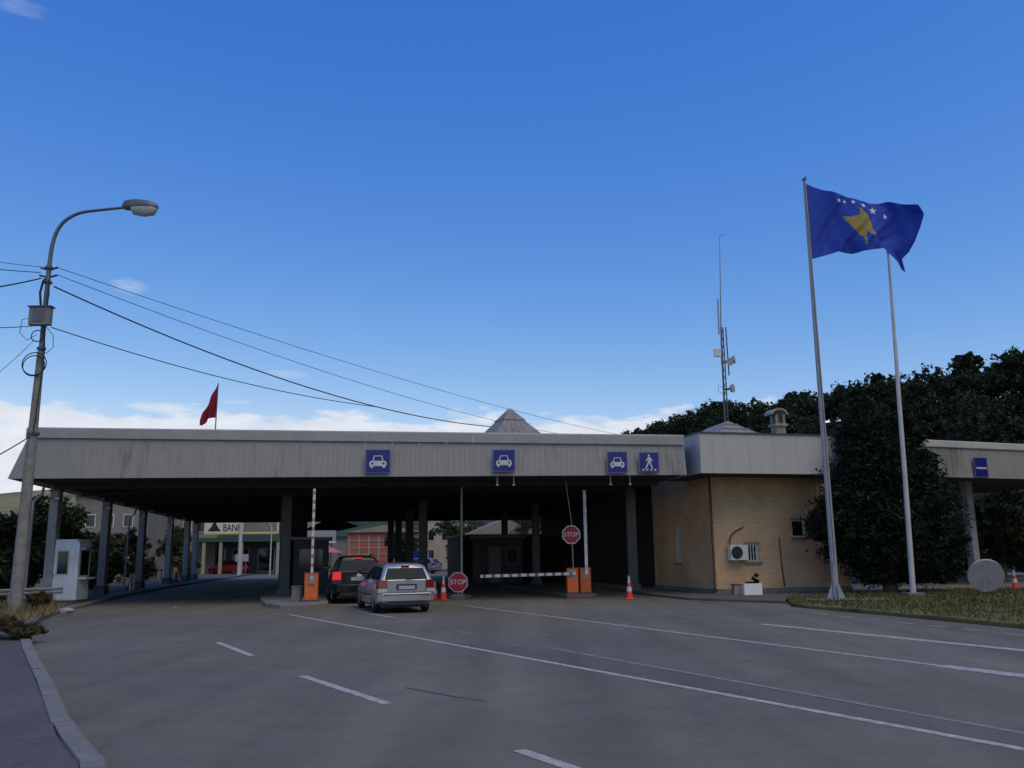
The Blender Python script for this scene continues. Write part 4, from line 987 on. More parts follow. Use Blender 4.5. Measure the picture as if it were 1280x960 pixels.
hd.f += [tuple(range(12)), tuple(range(60, 72))]; hd.mi += [0, 0]
h_ = hd.build('lamp_head', 'lamp_steel', lp, smooth=50, fix=True)
ln_ = MB(); stn = [(2.60,.08,.04),(2.72,.17,.24),(3.1,.18,.32),(3.42,.15,.27),(3.54,.05,.05)]
for x, hw, hh in stn: ln_.v += [(x, math.cos(a)*hw, 13.52-math.sin(a)*hh) for a in np.linspace(0, math.pi, 9)]
for i in range(4):
    for k in range(8): ln_.f.append((i*9+k, i*9+k+1, (i+1)*9+k+1, (i+1)*9+k)); ln_.mi.append(0)
ln_.build('lens', 'lamp_lens', h_, smooth=60)
bx_ = MB().box(-.36,.34,-.32,-.10,9.34,9.95).build('meter_box', 'cabinet', lp, bevel=.02)
MB().box(-.22,.18,-.335,-.321,9.45,9.85).build('box_door', 'lamp_steel', bx_); MB().box(-.4,.38,-.36,-.06,9.953,9.99).build('box_hood', 'steel_dark', bx_)
for z in (11.4, 10.9, 5.75, 8.6): MB().tube([(0,0,z-.04),(0,0,z+.04)], .14 if z > 8 else .19, 12).build('clamp', 'steel_dark', lp)
for z, r_, y in ((8.05,.40,-.16),(7.98,.36,-.18),(9.0,.2,-.14)):
    MB().tube([(-.1+math.cos(a)*r_, y, z+math.sin(a)*r_*.95) for a in np.linspace(0, 6.283, 26)], .018, 6).build('cable_coil', 'cable', lp, smooth=60)
MB().tube([(.1,-.1,9.3),(.17,-.12,8.6),(.18,-.12,8.0),(.14,-.15,7.0),(.12,-.17,6.2),(.08,-.17,5.7)], .02, 6).build('drop_cable', 'cable', lp, smooth=60)
MB().tube([(-.08,-.1,9.9),(-.16,-.12,10.5),(-.1,-.1,10.9),(-.03,-.1,11.0)], .04, 6).build('drop_cable', 'cable', lp, smooth=60)
MB().tube([(.06,-.1,9.9),(.14,-.12,10.4),(.08,-.1,10.95)], .03, 6).build('drop_cable', 'cable', lp, smooth=60)
MB().tube([(-.36,-.2,9.6),(-.62,-.2,9.55),(-.66,-.2,9.1),(-.4,-.18,8.85),(-.12,-.15,9.05)], .012, 5).build('cable_loop', 'cable', lp, smooth=60)
MB().tube([(.2,-.2,9.3),(.46,-.2,9.0),(.5,-.2,8.6),(.28,-.18,8.4),(.1,-.15,8.5)], .012, 5).build('cable_loop', 'cable', lp, smooth=60)
for dx, z in ((-.28,11.42),(.3,11.42),(.3,11.15),(-.3,11.15)):
    MB().tube([(math.copysign(.08, dx),0,z-.06),(dx,0,z)], .035, 6).build('insulator', 'steel_dark', lp)
def cable(label, a, b, sag, r=.016, n=22):
    a, b = Vector(a), Vector(b); pts = []
    for k in range(n+1):
        t = k/n; p = a.lerp(b, t); p.z -= sag*4*t*(1-t); pts.append(p)
    o = MB().tube(pts, r, 5).build('overhead_cable', 'cable', smooth=60); tag(o, label, 'cable', 'overhead cables')
PX_ = (11.2,72.0)
cable('highest thin cable from lamp post over the canopy to the far utility pole', (-15.35,27.9,11.42), (PX_[0],PX_[1],11.0), .62, .012)
cable('second thin cable just under the highest one over the canopy', (-15.30,27.9,11.15), (PX_[0]-.2,PX_[1],10.7), 1.25, .012)
cable('thick black cable from lamp post sagging to the pyramid roof', (-15.40,27.9,10.75), (-0.6,49.5,8.9), .95, .026)
cable('lowest cable from the meter box sagging towards the canopy roof', (-15.3,27.8,9.30), (-6.5,40.9,8.73), .35, .018)
for lab, a, b, s, r_ in (('topmost thin wire leaving the lamp post away from the road',(-15.9,27.9,11.45),(-16.6,22,10.2),.1,.010),('thin wire second from top leaving the lamp post away from the road',(-15.9,27.9,11.25),(-16.4,20,9.3),.1,.014),
    ('thick black wire leaving the lamp post away from the road',(-15.85,27.9,11.05),(-16.2,20,8.0),.2,.024),('wire leaving the meter box away from the road',(-15.95,27.8,9.35),(-16.2,20,7.4),.12,.014),
    ('slack thin wire dropping steeply from the meter box',(-15.8,27.8,8.9),(-15.6,22.5,5.3),.25,.009),('low pale stay wire from the lower clamp of the lamp post',(-15.65,27.8,5.65),(-15.2,21,2.9),.1,.02)): cable(lab, a, b, s, r_)
up = thing('utility_pole', 'far wooden utility pole behind the canopy roof holding the cables', 'pole', (PX_[0], PX_[1], 0))
MB().tube([(0,0,-.2),(0,0,11.1)], [.18,.12], 10).build('shaft', 'bark', up); MB().box(-.9,.9,-.06,.06,10.55,10.67).build('cross_arm', 'bark', up)

# ================================================================== FLAGPOLES AND FLAGS
fp = thing('flagpole', 'tall grey flagpole flying the blue flag', 'flagpole', (10.55,29.2,.11), 0, 'flagpoles')
MB().tube([(0,0,0),(.02,0,4),(.05,0,9),(.09,0,14.7)], [.115,.10,.08,.05], 12).build('shaft', 'pole_grey', fp, smooth=60)
MB().tube([(.09,0,14.702),(.09,0,14.76)], .075, 10).build('truck_cap', 'steel_dark', fp); MB().tube([(.05,0,14.76),(.16,-.02,14.83)], .02, 6).build('finial', 'steel_dark', fp)
bs = MB().box(-.28,.28,-.28,.28,0,.04).build('base_plate', 'pole_grey', fp)
for a in range(4): MB().add([(math.cos(a*math.pi/2)*.11,math.sin(a*math.pi/2)*.11,.042),(math.cos(a*math.pi/2)*.30,math.sin(a*math.pi/2)*.30,.042),(math.cos(a*math.pi/2)*.11,math.sin(a*math.pi/2)*.11,.55)], [(0,1,2)]).build('gusset', 'pole_grey', bs)
MB().tube([(.0,-.12,1.2),(.05,-.10,7),(.07,-.08,14.6)], .008, 5).build('halyard', 'cable', fp); MB().bar((-.08,-.13,1.2),(.04,-.13,1.2),.03).build('cleat', 'steel', fp)
slab('flagpole_pad', [(9.5,28.9),(12.2,28.6),(12.3,29.7),(9.7,29.9)], .05, .135, 'concrete', kind='structure')
fp = thing('flagpole', 'slimmer bare white flagpole standing before the conifer', 'flagpole', (13.98,31.2,.11), 0, 'flagpoles')
MB().tube([(0,0,0),(.12,0,4),(.22,0,8),(.34,0,12.6)], [.10,.085,.07,.045], 12).build('shaft', 'pole_white', fp, smooth=60)
MB().box(-.3,.3,-.3,.3,-.02,.10).build('footing', 'concrete', fp)
MB().tube([(.34,0,12.6),(.34,0,12.7)], .06, 8).build('truck_cap', 'steel', fp)

def interp(pts, n):
    P = np.array(pts); d = np.concatenate([[0], np.cumsum(np.linalg.norm(np.diff(P, axis=0), axis=1))]); s = np.linspace(0, d[-1], n)
    return np.stack([np.interp(s, d, P[:, 0]), np.interp(s, d, P[:, 1])], 1)
FT = [(10.65,14.71),(11.46,14.36),(12.3,14.1),(13.01,13.97),(13.58,13.99),(14.15,13.89),(14.53,13.73)]
FB = [(10.6,11.8),(11.12,11.97),(11.64,12.11),(12.12,12.05),(12.69,12.1),(13.21,12.18),(13.6,11.82),(14.13,11.43)]
FF = [(14.13,11.43),(14.02,11.90),(14.26,12.14),(14.46,12.5),(14.6,12.95),(14.7,13.37),(14.53,13.73)]
NU, NV = 190, 120
ct, cb, cf = interp(FT, NU+1), interp(FB, NU+1), interp(FF, NV+1); ch_ = interp([FB[0], FT[0]], NV+1)
GMAP = [(11.9,13.45),(12.17,13.36),(12.45,13.42),(12.51,13.71),(12.62,13.61),(12.79,13.47),(12.87,13.2),(12.89,12.92),(13.01,12.57),(12.83,12.69),(12.7,12.81),(12.65,12.67),(12.65,12.36),(12.57,12.33),(12.57,12.6),(12.43,12.69),(12.26,12.83),(12.1,13.03),(12.0,13.22)]
STARS = [(11.8,14.01,.085),(12.02,13.98,.075),(12.32,13.95,.10),(12.68,13.82,.115),(13.06,13.66,.15),(13.47,13.44,.11)]
STP = [[(cx+math.cos(math.pi/2+k*math.pi/5)*r_*(1 if k % 2 == 0 else .42), cz+math.sin(math.pi/2+k*math.pi/5)*r_*(1 if k % 2 == 0 else .42)) for k in range(10)] for cx, cz, r_ in STARS]
fl = MB()
for j in range(NV+1):
    v_ = j/NV
    for i in range(NU+1):
        u = i/NU
        x, z = [(1-v_)*cb[i][q]+v_*ct[i][q]+(1-u)*ch_[j][q]+u*cf[j][q]-((1-u)*(1-v_)*cb[0][q]+u*(1-v_)*cb[-1][q]+(1-u)*v_*ct[0][q]+u*v_*ct[-1][q]) for q in (0, 1)]
        y = 29.2 + u*.05 + .17*u**.6*math.sin(9.0*u+2.2*v_-.8) + .09*math.sin(21*u-5*v_)*u + .10*math.sin(4*v_+7*u)*u + .04*math.sin(34*u+9*v_)*u
        y += .09*math.sin(14*(u*1.3+(1-v_)*.4))*math.sin(math.pi*min(1, u/.7))**2 + .025*math.sin(60*u-22*v_)*u*(1-u)*4*.6
        fl.v.append((x, y, z))
for j in range(NV):
    for i in range(NU):
        a = j*(NU+1)+i; c = ((fl.v[a][0]+fl.v[a+NU+2][0])/2, (fl.v[a][2]+fl.v[a+NU+2][2])/2); mi = 0
        if 11.8 < c[0] < 13.1 and in_poly(c[0], c[1], GMAP): mi = 1
        elif c[1] > 13.2 and any(in_poly(c[0], c[1], s_) for s_ in STP): mi = 2
        fl.f.append((a, a+1, a+NU+2, a+NU+1)); fl.mi.append(mi)
o = fl.build('blue_flag', ['flag_blue', 'flag_gold', 'flag_white'], smooth=80)
sm = o.modifiers.new('thick', 'SOLIDIFY'); sm.thickness = .006
tag(o, 'blue flag with gold map shape and six white stars waving', 'flag')

rf = thing('roof_flagpole', 'thin dark pole on the canopy roof holding the red flag', 'flagpole', (-13.9,40,5.85))
MB().tube([(0,0,-.02),(.02,0,3.95)], .028, 8).build('shaft', 'steel_dark', rf); MB().box(-.15,.15,-.15,.15,-.005,.03).build('base', 'steel_dark', rf)
rd = MB(); top = interp([(-13.9,9.72),(-14.1,9.28),(-14.32,8.80),(-14.52,8.45),(-14.58,8.2),(-14.68,7.84)], 31); bot = interp([(-13.92,8.15),(-14.05,8.18),(-14.2,8.12),(-14.36,7.98),(-14.5,7.78)], 31)
for j in range(17):
    for i in range(31):
        u, v_ = i/30, j/16; x = bot[i][0]*(1-v_)+top[i][0]*v_; z = bot[i][1]*(1-v_)+top[i][1]*v_
        rd.v.append((x, 40+.05*u+.10*math.sin(11*u+2*v_)*min(1, u*4), z))
for j in range(16):
    for i in range(30): a = j*31+i; rd.f.append((a, a+1, a+32, a+31)); rd.mi.append(0)
o = rd.build('red_flag', 'flag_red', smooth=80); sm = o.modifiers.new('thick', 'SOLIDIFY'); sm.thickness = .006
tag(o, 'small red flag drooping on the canopy roof', 'flag')

# ================================================================== ANTENNA MAST
ms = thing('antenna_mast', 'slender antenna mast with whip and small dishes above the building', 'antenna', (11.45,46,5.2))
lat = MB()
for a in range(3):
    an = a*2.094; lat.tube([(math.cos(an)*.14,math.sin(an)*.14,0),(.1+math.cos(an)*.07,math.sin(an)*.07,8.6)], .034, 5)
for k in range(20):
    z0, z1 = k*.43, k*.43+.43; sc = lambda z: .15-.07*z/8.6
    for a in range(3):
        p, q = a*2.094, (a+1)*2.094; lat.tube([(.1*z0/8.6+math.cos(p)*sc(z0),math.sin(p)*sc(z0),z0),(.1*z1/8.6+math.cos(q)*sc(z1),math.sin(q)*sc(z1),z1)], .011, 4)
lat.build('lattice', 'steel_dark', ms)
MB().tube([(.0,0,6.5),(.08,0,9.0),(.2,0,11.5),(.30,0,13.9)], [.045,.04,.028,.016], 7).build('whip', 'steel', ms); MB().tube([(.28,0,13.85),(.55,0,14.0)], .014, 5).build('whip_tip', 'steel_dark', ms)
MB().tube([(-.06,0,8.2),(-.02,0,10.2)], .04, 6).build('short_antenna', 'steel', ms); MB().tube([(.35,0,5.9),(.33,0,8.6)], .035, 6).build('short_antenna', 'steel_dark', ms)
MB().box(-.45,-.05,-.25,-.1,6.9,7.35).build('panel_unit', 'ac_white', ms, bevel=.02)
def dish(c, r_, ax):
    d_ = Vector(ax).normalized(); m_ = MB(); m_.tube([Vector(c)-d_*.12, Vector(c)-d_*.05, Vector(c)+d_*.08], [r_*.35, r_*.8, r_], 16); p = m_.build('dish', 'lamp_lens', ms, smooth=60)
    MB().tube([Vector(c)-d_*.4, Vector(c)-d_*.12], .06, 6).build('dish_arm', 'steel_dark', p)
dish((.62,-.1,6.75), .24, (1,-.5,.1)); dish((.35,-.25,6.6), .22, (.3,-1,-.2)); dish((.42,-.12,5.15), .24, (1,-.8,0))
MB().tube([(-.02,-.05,5.2),(-.28,-.05,5.35),(-.3,-.05,5.0),(-.05,-.05,4.9)], .012, 5).build('loop_antenna', 'steel_dark', ms)
MB().tube([(.3,0,1.5),(.3,0,2.9)], .03, 6).build('side_pipe', 'steel', ms)

# ================================================================== PLANTS
ct_ = thing('conifer', 'big dark spreading conifer beside the brick building', 'tree', (14.4,34.0,.1))
trunk(ct_, 6.2, .24, limbs=8, spread=.8, start=.12)
lob = [(-.55,0,7.1,.55,.55,1.05),(-.35,0,6.2,1.15,1.1,1.0),(.0,0,5.2,1.75,1.5,1.1),(-.6,-.1,4.2,1.9,1.7,1.2),(.9,0,4.3,1.6,1.5,1.1),(1.5,0,3.1,1.45,1.5,1.2),(-1.0,-.2,2.9,1.8,1.7,1.1),(.3,-.3,2.6,2.2,1.7,1.3),(1.2,0,1.6,1.6,1.5,1.0),(-.5,0,1.6,1.9,1.5,.8),
       (-2.35,-.2,2.75,.75,.6,.55),(-2.7,-.2,2.35,.5,.5,.35),(2.2,-.2,3.55,.55,.5,.4),(1.7,-.1,4.9,.55,.5,.45),(2.05,-.1,5.0,.3,.3,.3),(.2,0,.8,1.9,1.2,.55),(1.7,0,.8,.9,1.0,.5),(.7,0,6.0,.6,.6,.6)]
for k in range(60):
    z_ = random.uniform(.9, 7.3); a_ = random.uniform(0, 6.28); r_ = 3.0*max(.05, 1-z_/8.3)**.62*random.uniform(.85, 1.2)
    lob.append((math.cos(a_)*r_, math.sin(a_)*r_*.8, z_, random.uniform(.18,.42), random.uniform(.18,.42), random.uniform(.12,.3)))
crown('crown', lob, 120000, .062, 'leaf_conifer', ct_, 3.6, .3, .3)

def broad_tree(name, label, loc, h, rx, m, n=2600, leaf=.26, group=None, trunk_h=.45, flat=1.0):
    t = thing(name, label, 'tree' if trunk_h > .2 else 'bush', loc, random.uniform(0, 6), group)
    trunk(t, h*.7, .05+.015*h, spread=rx*.55, limbs=5)
    lob = [(random.uniform(-.5,.5)*rx, random.uniform(-.5,.5)*rx, h*(trunk_h+(1-trunk_h)*random.uniform(.1,.85)), rx*random.uniform(.35,.55), rx*random.uniform(.35,.55), h*(1-trunk_h)*random.uniform(.16,.26)) for _ in range(9)]
    crown('crown', lob, int(n*2.6), leaf*.58, m, t, 1.5, .35)
for lab, loc, h, rx, m in (
    ('dark bushy tree behind the white guard booth',(-23.4,45,0),5.0,2.3,'leaf_mid'), ('dark leafy tree beyond the lamp post foot',(-24.5,36.5,0),4.7,2.6,'leaf_mid'),
    ('tall dark tree at the very edge beyond the lamp post',(-27.6,38.5,0),6.2,2.8,'leaf_hill'), ('low dark bush between second and third canopy columns',(-25.0,52,0),3.2,2.2,'leaf_hill'),
    ('olive green shrub between third and fourth canopy columns',(-27.6,60,0),3.6,2.2,'leaf_olive'), ('dark shrub between fourth and fifth canopy columns',(-28.3,66,0),3.8,1.9,'leaf_hill'),
    ('bushy green tree at the bank forecourt',(-31.0,80,0),4.6,2.4,'leaf_mid'), ('small olive bush low before the bank posts',(-28.3,76,0),2.0,1.5,'leaf_olive'),
    ('dense tree behind the lamp post and thin rain pipe',(-30.5,52,0),5.6,2.6,'leaf_mid'),
    ('dark hedge bush filling the gap beside the lamp post foot',(-20.6,33.6,0),3.4,1.7,'leaf_hill'), ('dark hedge bush at the picture edge low beyond the guardrail',(-23.6,32.6,0),4.0,2.2,'leaf_hill'),
    ('dark bush just behind the first kerb column',(-21.6,39.2,0),3.8,1.8,'leaf_hill'), ('dark bush just behind the second kerb column',(-23.6,47.5,0),3.4,1.9,'leaf_mid'),
    ('tall dark tree between lamp post and first column',(-30.5,45.5,0),6.0,2.6,'leaf_mid'),
    ('dark bush filling the slope at the far picture edge under the bus canopy',(31.5,54,0),4.8,3.0,'leaf_hill'), ('brownish low bush beyond the round disc',(21.5,46.5,0),2.6,2.0,'leaf_hill'),
    ('dark tree under the far bus canopy hillside',(28.8,52,0),4.4,2.6,'leaf_hill'), ('brownish bush on the slope by the bus lane column',(24.6,50,0),3.0,2.0,'leaf_olive')):
    broad_tree('roadside_tree', lab, loc, h, rx, m, 3000, .24, 'roadside trees', .06)
# trees behind the red building
for lab, loc, h, rx in (('dark tree in front of the slope beyond the middle columns',(-5.2,98,0),7,4.2),('dark round tree beside the red brick block',(-13.4,104,0),5.2,2.4),('wide dark tree beyond the passport booth',(1.5,96,0),7.5,4.0)):
    broad_tree('street_tree', lab, loc, h, rx, 'leaf_mid', 2400, .4, 'street trees beyond the canopy', .15)
# weeds over the kerb
def weed(label, loc, r_, h, m, n=420):
    t = thing('weed_clump', label, 'weed', loc, random.random()*6, 'weeds by the kerb')
    st_ = MB()
    for k in range(150):
        a = random.uniform(0, 6.28); q = random.uniform(.4, 1)*r_; st_.tube([(0,0,0),(math.cos(a)*q*.5,math.sin(a)*q*.5,h*.6),(math.cos(a)*q,math.sin(a)*q,h*random.uniform(.4,1))], [.007,.005,.002], 3)
    st_.build('stems', 'weed', t)
    crown('leaves', [(random.uniform(-.5,.5)*r_, random.uniform(-.5,.5)*r_, h*random.uniform(.3,.7), r_*.5, r_*.5, h*.35) for _ in range(6)], n*3, .038, m, t, 4.0, .2)
weed('brown weed clump spilling over the kerb onto the road', (-10.45,18.7,.1), .6, .42, 'weed', 700)
weed('wide brown weed mass on the dirt at the picture edge', (-11.7,18.9,.1), 1.1, .55, 'weed', 1400)
weed('weed mass further back on the dirt at the picture edge', (-13.2,20.4,.1), 1.2, .55, 'weed', 1200)
weed('dry brown bush at the foot of the lamp post', (-15.75,29.6,.1), .5, .6, 'weed', 500)
weed('low green weeds beside the guardrail end', (-16.6,27.2,.1), .7, .6, 'leaf_olive', 500)
for i, (x, y, s, lab) in enumerate(((-9.6,15.9,.14,'small pale stone on the dirt near the kerb weeds'),(-10.9,16.0,.22,'larger pale stone on the dirt near the path'),(-13.9,27.6,.16,'white stone lying beside the lamp post bush'),(-10.2,14.6,.12,'tiny grey stone on the path edge'))):
    bm_ = bmesh.new(); bmesh.ops.create_icosphere(bm_, subdivisions=2, radius=s)
    for v in bm_.verts: v.co = Vector((v.co.x*1.5, v.co.y, v.co.z*.6))*(1+.25*mnoise.noise(v.co*9+Vector((i*5,0,0))))
    me = bpy.data.meshes.new('stone'); bm_.to_mesh(me); bm_.free(); me.materials.append(MATS['stone']); o = bpy.data.objects.new('stone', me); col.objects.link(o); o.location = (x, y, .13+s*.2); tag(o, lab, 'stone', 'stones by the path')

# guardrail behind the lamp post
gd = thing('guardrail', 'grey steel guardrail running behind the lamp post', 'guardrail', (0,0,0))
ga, gb = Vector((-16.2,29.6)), Vector((-20.5,22.0))
for k in range(5):
    p = Vector((-16.0,30.0)).lerp(Vector((-20.5,24.0)), k/4); MB().box(p.x-.06,p.x+.06,p.y-.05,p.y+.05,-.05,.82).build('post', 'steel', gd)
pts = [(-15.6,30.6),(-16.0,30.0),(-20.5,24.0)]
b = MB()
for zc in (.62,.74): b.tube([(x+.04, y-.1, zc) for x, y in pts], .06, 6)
b.build('rail', 'steel', gd, smooth=60)
hr_ = thing('hand_rail', 'low pale railing along the path beside the guard booth', 'railing', (0,0,0))
MB().tube([(-18.6,33.2,.75),(-17.2,30.2,.62)], .04, 8).build('rail', 'pole_grey', hr_)
for p in ((-18.6,33.2,.75),(-17.2,30.2,.62)): MB().tube([(p[0],p[1],0),p], .035, 8).build('post', 'pole_grey', hr_)

# red plastic road barriers at the kerb
def road_barrier(label, loc, rz):
    t = thing('plastic_barrier', label, 'barrier', loc, rz, 'plastic road barriers')
    MB().prism([(-.22,0),(-.22,.12),(-.08,.3),(-.06,.75),(.06,.75),(.08,.3),(.22,.12),(.22,0)], -.5, .5, plane='XZ').build('body', 'red', t, bevel=.02, fix=True)
    MB().box(-.082,.082,-.3,.3,.45,.6).build('reflective_band', 'plate', t)
road_barrier('dull red plastic barrier at the kerb by the third canopy column', (-20.6,47.6,.1), R(18)); road_barrier('dull red plastic barrier further along by the fifth canopy column', (-23.3,61.0,.1), R(14))
for i, (x, y, lab) in enumerate(((-19.6,45.2,'first thin white kerb post past the guard booth'),(-20.2,47.0,'second thin white kerb post past the guard booth'),(-22.4,56.0,'thin white kerb post beyond the red plastic barrier'))):
    t = thing('marker_post', lab, 'post', (x, y, .1), 0, 'white marker posts at the kerb'); MB().tube([(0,0,0),(0,0,.85)], .06, 8).build('shaft', 'pole_white', t); MB().tube([(0,0,.852),(0,0,.90)], [.06,.02], 8).build('cap', 'red', t)
# small floodlights on the column heads
for i, (x, y, lab) in enumerate(((-18.1,34.3,'small floodlight at the head of the first kerb column'),(-19.3,41.3,'small floodlight at the head of the second kerb column'),(-21.0,49.3,'small floodlight at the head of the third kerb column'),(-22.7,57.8,'small floodlight at the head of the fourth kerb column'))):
    t = thing('floodlight', lab, 'floodlight', (x, y, 4.0), R(10), 'floodlights on the canopy columns'); MB().bar((-.2,.1,.1),(.1,.1,.1),.05).build('arm', 'steel_dark', t); MB().box(-.02,.22,-.12,.05,0,.17).build('housing', 'dark_plastic', t, bevel=.01); MB().box(0,.2,-.128,-.121,.02,.15).build('lens', 'lamp_lens', t)

# round disc leaning on the verge
dc = thing('round_disc', 'pale round disc standing upright on the grass near the bus lane', 'disc', (16.72,31.4,.12), R(-14))
m_ = MB().tube([(0,.0,.62),(0,.10,.66)], [.60,.60], 36); m_.build('face', 'disc_grey', dc, smooth=30)
for k in range(3): a = k*math.pi/3+.3; MB().bar((math.cos(a)*.55,-.006,.62+math.sin(a)*.55),(-math.cos(a)*.55,-.006,.62-math.sin(a)*.55),.012,.006).build('seam', 'plate', dc)
MB().bar((-.2,.1,.6),(-.2,.55,-.02),.05).build('strut', 'steel_dark', dc); MB().bar((.2,.1,.6),(.2,.55,-.02),.05).build('strut', 'steel_dark', dc)

# ================================================================== STREET BEYOND THE CANOPY
def house(name, label, loc, rz, w, d, h, m, roof='gable', rm='roof_tile', wins=(), rh=1.6, wm='glass', fm='white'):
    t = thing(name, label, 'building', loc, rz, 'buildings beyond the checkpoint')
    MB().box(0,w,0,d,-.1,h).build('wall', m, t)
    if roof == 'gable': MB().prism([(-.3,h),(w/2,h+rh),(w+.3,h),(w+.3,h-.12),(-.3,h-.12)], -.3, d+.3).build('roof', rm, t, fix=True)
    elif roof == 'hip': MB().add([(-.4,-.4,h),(w+.4,-.4,h),(w+.4,d+.4,h),(-.4,d+.4,h),(w*.35,d/2,h+rh),(w*.65,d/2,h+rh)], [(0,1,5,4),(1,2,5),(2,3,4,5),(3,0,4),(3,2,1,0)]).build('roof', rm, t)
    else: MB().box(-.25,w+.25,-.25,d+.25,h+.002,h+.25).build('roof', rm, t)
    for x0, z0, ww, wh_ in wins:
        f_ = MB().box(x0,x0+ww,-.06,-.002,z0,z0+wh_).build('window', fm, t); MB().box(x0+.08,x0+ww-.08,-.07,-.061,z0+.08,z0+wh_-.08).build('pane', wm, f_)
    return t
house('grey_house', 'grey rendered house seen between second and third canopy columns', (-40.3,80,0), R(8), 6.5, 8, 7.6, 'render_grey', 'gable', 'roof_tile', [(1,4.6,.9,1.2),(2.6,4.6,.9,1.2),(4.3,4.6,.9,1.2),(1,1.8,.9,1.2),(4.3,1.8,.9,1.2)])
house('beige_house', 'beige house with tiled roof behind the lamp post', (-51,84,0), R(5), 9.5, 8, 5.6, 'render_beige', 'hip', 'roof_tile', [(1.2,3.2,1,1.2),(3.4,3.2,1,1.2),(5.6,3.2,1,1.2),(7.6,3.2,1,1.2)], rh=1.3)
house('brown_house', 'pinkish house between third and fourth canopy columns', (-37.5,92,0), R(8), 6, 8, 7.2, 'render_beige', 'gable', 'roof_tile', [(.8,4.4,.9,1.2),(2.6,4.4,.9,1.2),(.8,1.8,.9,1.2),(4,4.4,.9,1.2)])
house('cream_house', 'cream house between fourth and fifth canopy columns', (-38.5,108,0), R(6), 7, 8, 7.4, 'render_cream', 'flat', 'render_grey', [(1,4.6,1,1.2),(3,4.6,1,1.2),(5,4.6,1,1.2)])
# bank with forecourt canopy
bk = thing('bank_building', 'bank forecourt with cream and yellow sign seen under the canopy', 'building', (-33.2,90,0), R(4), 'buildings beyond the checkpoint')
MB().box(0,9.6,4,12,-.1,6.4).build('wall', 'column_shaded', bk)  # dark grey stands in for the shaded porch interior
MB().box(.2,9.2,0,4,3.35,3.75).build('porch_roof', 'green_roof', bk)
sg_ = MB().box(1.4,8.9,-.25,-.02,4.08,6.1).build('sign_board', 'bank_cream', bk)
MB().box(1.4,8.9,-.262,-.251,4.1,4.26).build('yellow_stripe', 'bank_yellow', sg_); MB().box(5.35,8.75,-.27,-.251,4.32,6.0).build('grey_panel', 'render_grey', sg_)
MB().prism([(1.75,4.42),(3.1,4.42),(2.75,4.85),(2.42,5.5),(2.1,4.85)], -.275, -.252).build('logo', 'black', sg_, fix=True)
text_obj('BANK', 1.02, 'black', sg_, 'lettering', (4.25,-.27,4.72), sx=.72)
for x in (1.2, 2.9, 5.0, 8.7): MB().box(x,x+.3,.1,.4,0,3.349).build('post', 'render_cream', bk)
for x in (.9, 3.3, 6.0): f_ = MB().box(x,x+1.8,3.93,3.998,.2,2.7).build('window', 'pole_grey', bk); MB().box(x+.1,x+1.7,3.92,3.929,.3,2.6).build('pane', 'glass', f_)
wp = thing('white_post', 'tall white post standing at the street edge before the bank', 'post', (-26.2,84.0,0)); MB().tube([(0,0,-.05),(0,0,5.4)], [.2,.16], 10).build('shaft', 'pole_white', wp, smooth=60); MB().box(-.3,.3,-.3,.3,0,.1).build('base', 'concrete', wp)
sg2 = thing('board_sign', 'grey rectangular board on thin legs before the bank', 'sign', (-26.9,87,0)); MB().box(-.65,.65,-.04,0,1.35,2.05).build('board', 'plate', sg2)
for x in (-.4,.4): MB().tube([(x,.03,0),(x,.03,1.6)], .04, 6).build('leg', 'steel', sg2)
sp = thing('street_lamp', 'thin pale lamp post beside the bank sign under the canopy', 'street lamp', (-23.8,86,0)); MB().tube([(0,0,-.05),(0,0,4.6),(-.3,-.1,5.3),(.9,-.3,5.5)], [.08,.06,.05,.04], 8).build('post', 'pole_white', sp, smooth=60); MB().box(.8,1.4,-.45,-.15,5.42,5.55).build('lamp_head', 'pole_white', sp)
st_ = thing('market_stall', 'stall with red awning at the street corner past the bank', 'stall', (-24.2,95,0), R(5))
MB().prism([(-2.2,2.1),(-2.2,2.35),(-1.8,2.9),(1.8,2.9),(2.2,2.35),(2.2,2.1)], 0, 2.2).build('awning', 'awning_red', st_, fix=True)
for x in (-2,2):
    for y in (.1,2.1): MB().tube([(x,y,0),(x,y,2.2)], .05, 6).build('leg', 'steel', st_)
MB().box(-1.9,1.9,.4,1.6,0,.9).build('counter', 'brown_pipe', st_)
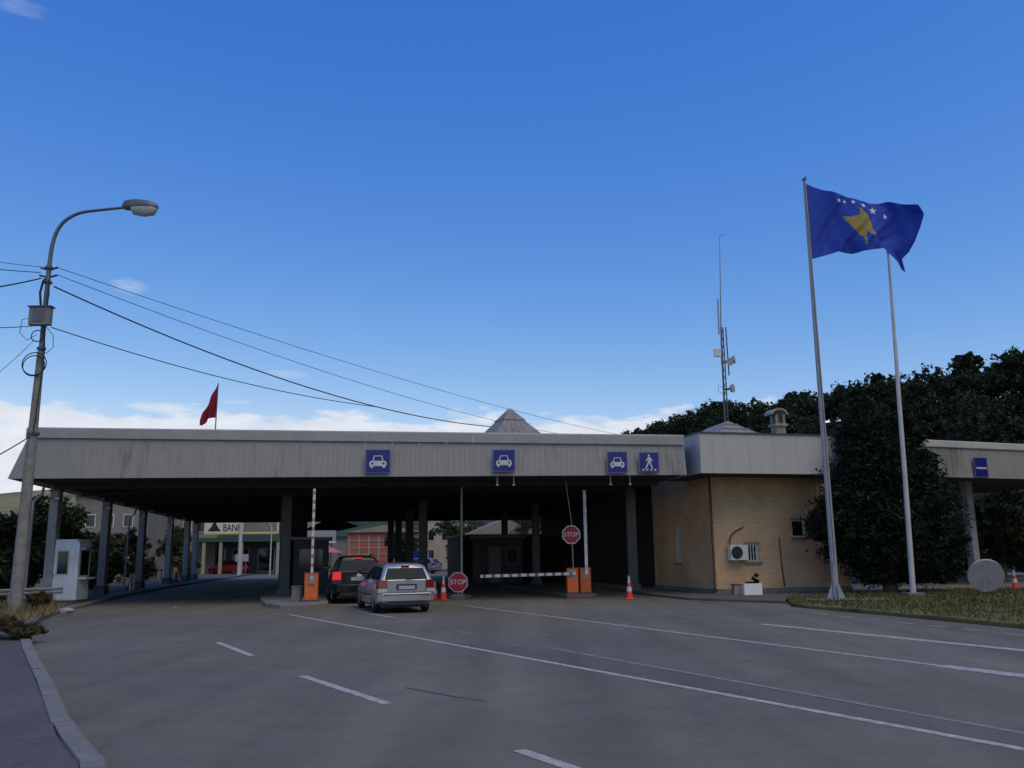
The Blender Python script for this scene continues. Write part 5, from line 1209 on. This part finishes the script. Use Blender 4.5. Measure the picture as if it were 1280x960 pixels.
# red brick block with white window grid
rb = thing('red_brick_block', 'red brick block with pale window grid beyond the queue', 'building', (-21.3,112,0), R(4), 'buildings beyond the checkpoint')
MB().box(0,9.5,0,9,-.1,4.7).build('wall', 'brick_red', rb); MB().prism([(-.3,4.7),(4.7,5.6),(9.8,4.7)], -.4, 9.4).build('roof', 'render_beige', rb, fix=True)
for x in range(8): MB().box(.2+x*1.25,.34+x*1.25,-.06,-.002,1.2,4.4).build('mullion', 'render_cream', rb)
for z in (1.9,2.7,3.6): MB().box(.1,9.4,-.075,-.061,z,z+.1).build('band', 'render_cream', rb)
bb = thing('billboard', 'blue grey billboard with white lower edge beyond the raised boom', 'billboard', (-20.8,95,0), R(6))
MB().box(-1.6,1.5,-.1,0,3.25,4.5).build('panel', 'sign_rim', bb).data.materials[0] = MATS['pole_grey']
MB().box(-1.65,1.55,-.13,-.101,3.15,3.35).build('frame', 'white', bb)
for x in (-1,1): MB().tube([(x,.05,0),(x,.05,3.3)], .08, 8).build('leg', 'steel_dark', bb)
gs_ = thing('green_roof_hall', 'low hall with dark green roof below the far slope', 'building', (-29,130,0), R(3), 'buildings beyond the checkpoint')
MB().box(0,17,0,10,-.1,4.6).build('wall', 'render_grey', gs_); MB().prism([(-.5,4.6),(8.5,6.6),(17.5,4.6)], -.5, 10.5).build('roof', 'green_roof', gs_, fix=True)
um = thing('parasol', 'faded pink parasol at the roadside beyond the black SUV', 'parasol', (-16.2,77,0)); c_ = MB()
c_.add([(math.cos(a)*1.2,math.sin(a)*1.2,2.05) for a in np.linspace(0,2*math.pi,8,endpoint=False)]+[(0,0,2.6)], [(k,(k+1)%8,8) for k in range(8)]).build('canopy', 'tarp_pink', um); MB().tube([(0,0,0),(0,0,2.55)], .03, 6).build('pole', 'steel', um); MB().box(-.25,.25,-.25,.25,0,.1).build('base', 'concrete', um)
bs_ = thing('blue_board', 'small blue board beyond the dark middle columns', 'sign', (-9.9,88,0), R(8)); MB().box(-.6,.6,-.05,0,1.2,2.2).build('board', 'sign_blue', bs_); MB().tube([(0,.03,0),(0,.03,1.6)], .05, 6).build('leg', 'steel', bs_)
house('white_house', 'pale house with grey gable roof beyond the passport booth', (-5.2,92,0), R(12), 9, 8, 3.6, 'render_cream', 'gable', 'render_grey', [(1,1.2,1,1.2),(4,1.2,1,1.2)], rh=1.8)
house('far_white_block', 'pale block with narrow windows between the dark middle columns', (-12.2,116,0), R(6), 6.5, 8, 6.5, 'render_cream', 'flat', 'render_grey', [(.8,3.6,.9,1.3),(2.6,3.6,.9,1.3),(4.4,3.6,.9,1.3),(.8,1.2,.9,1.3)])
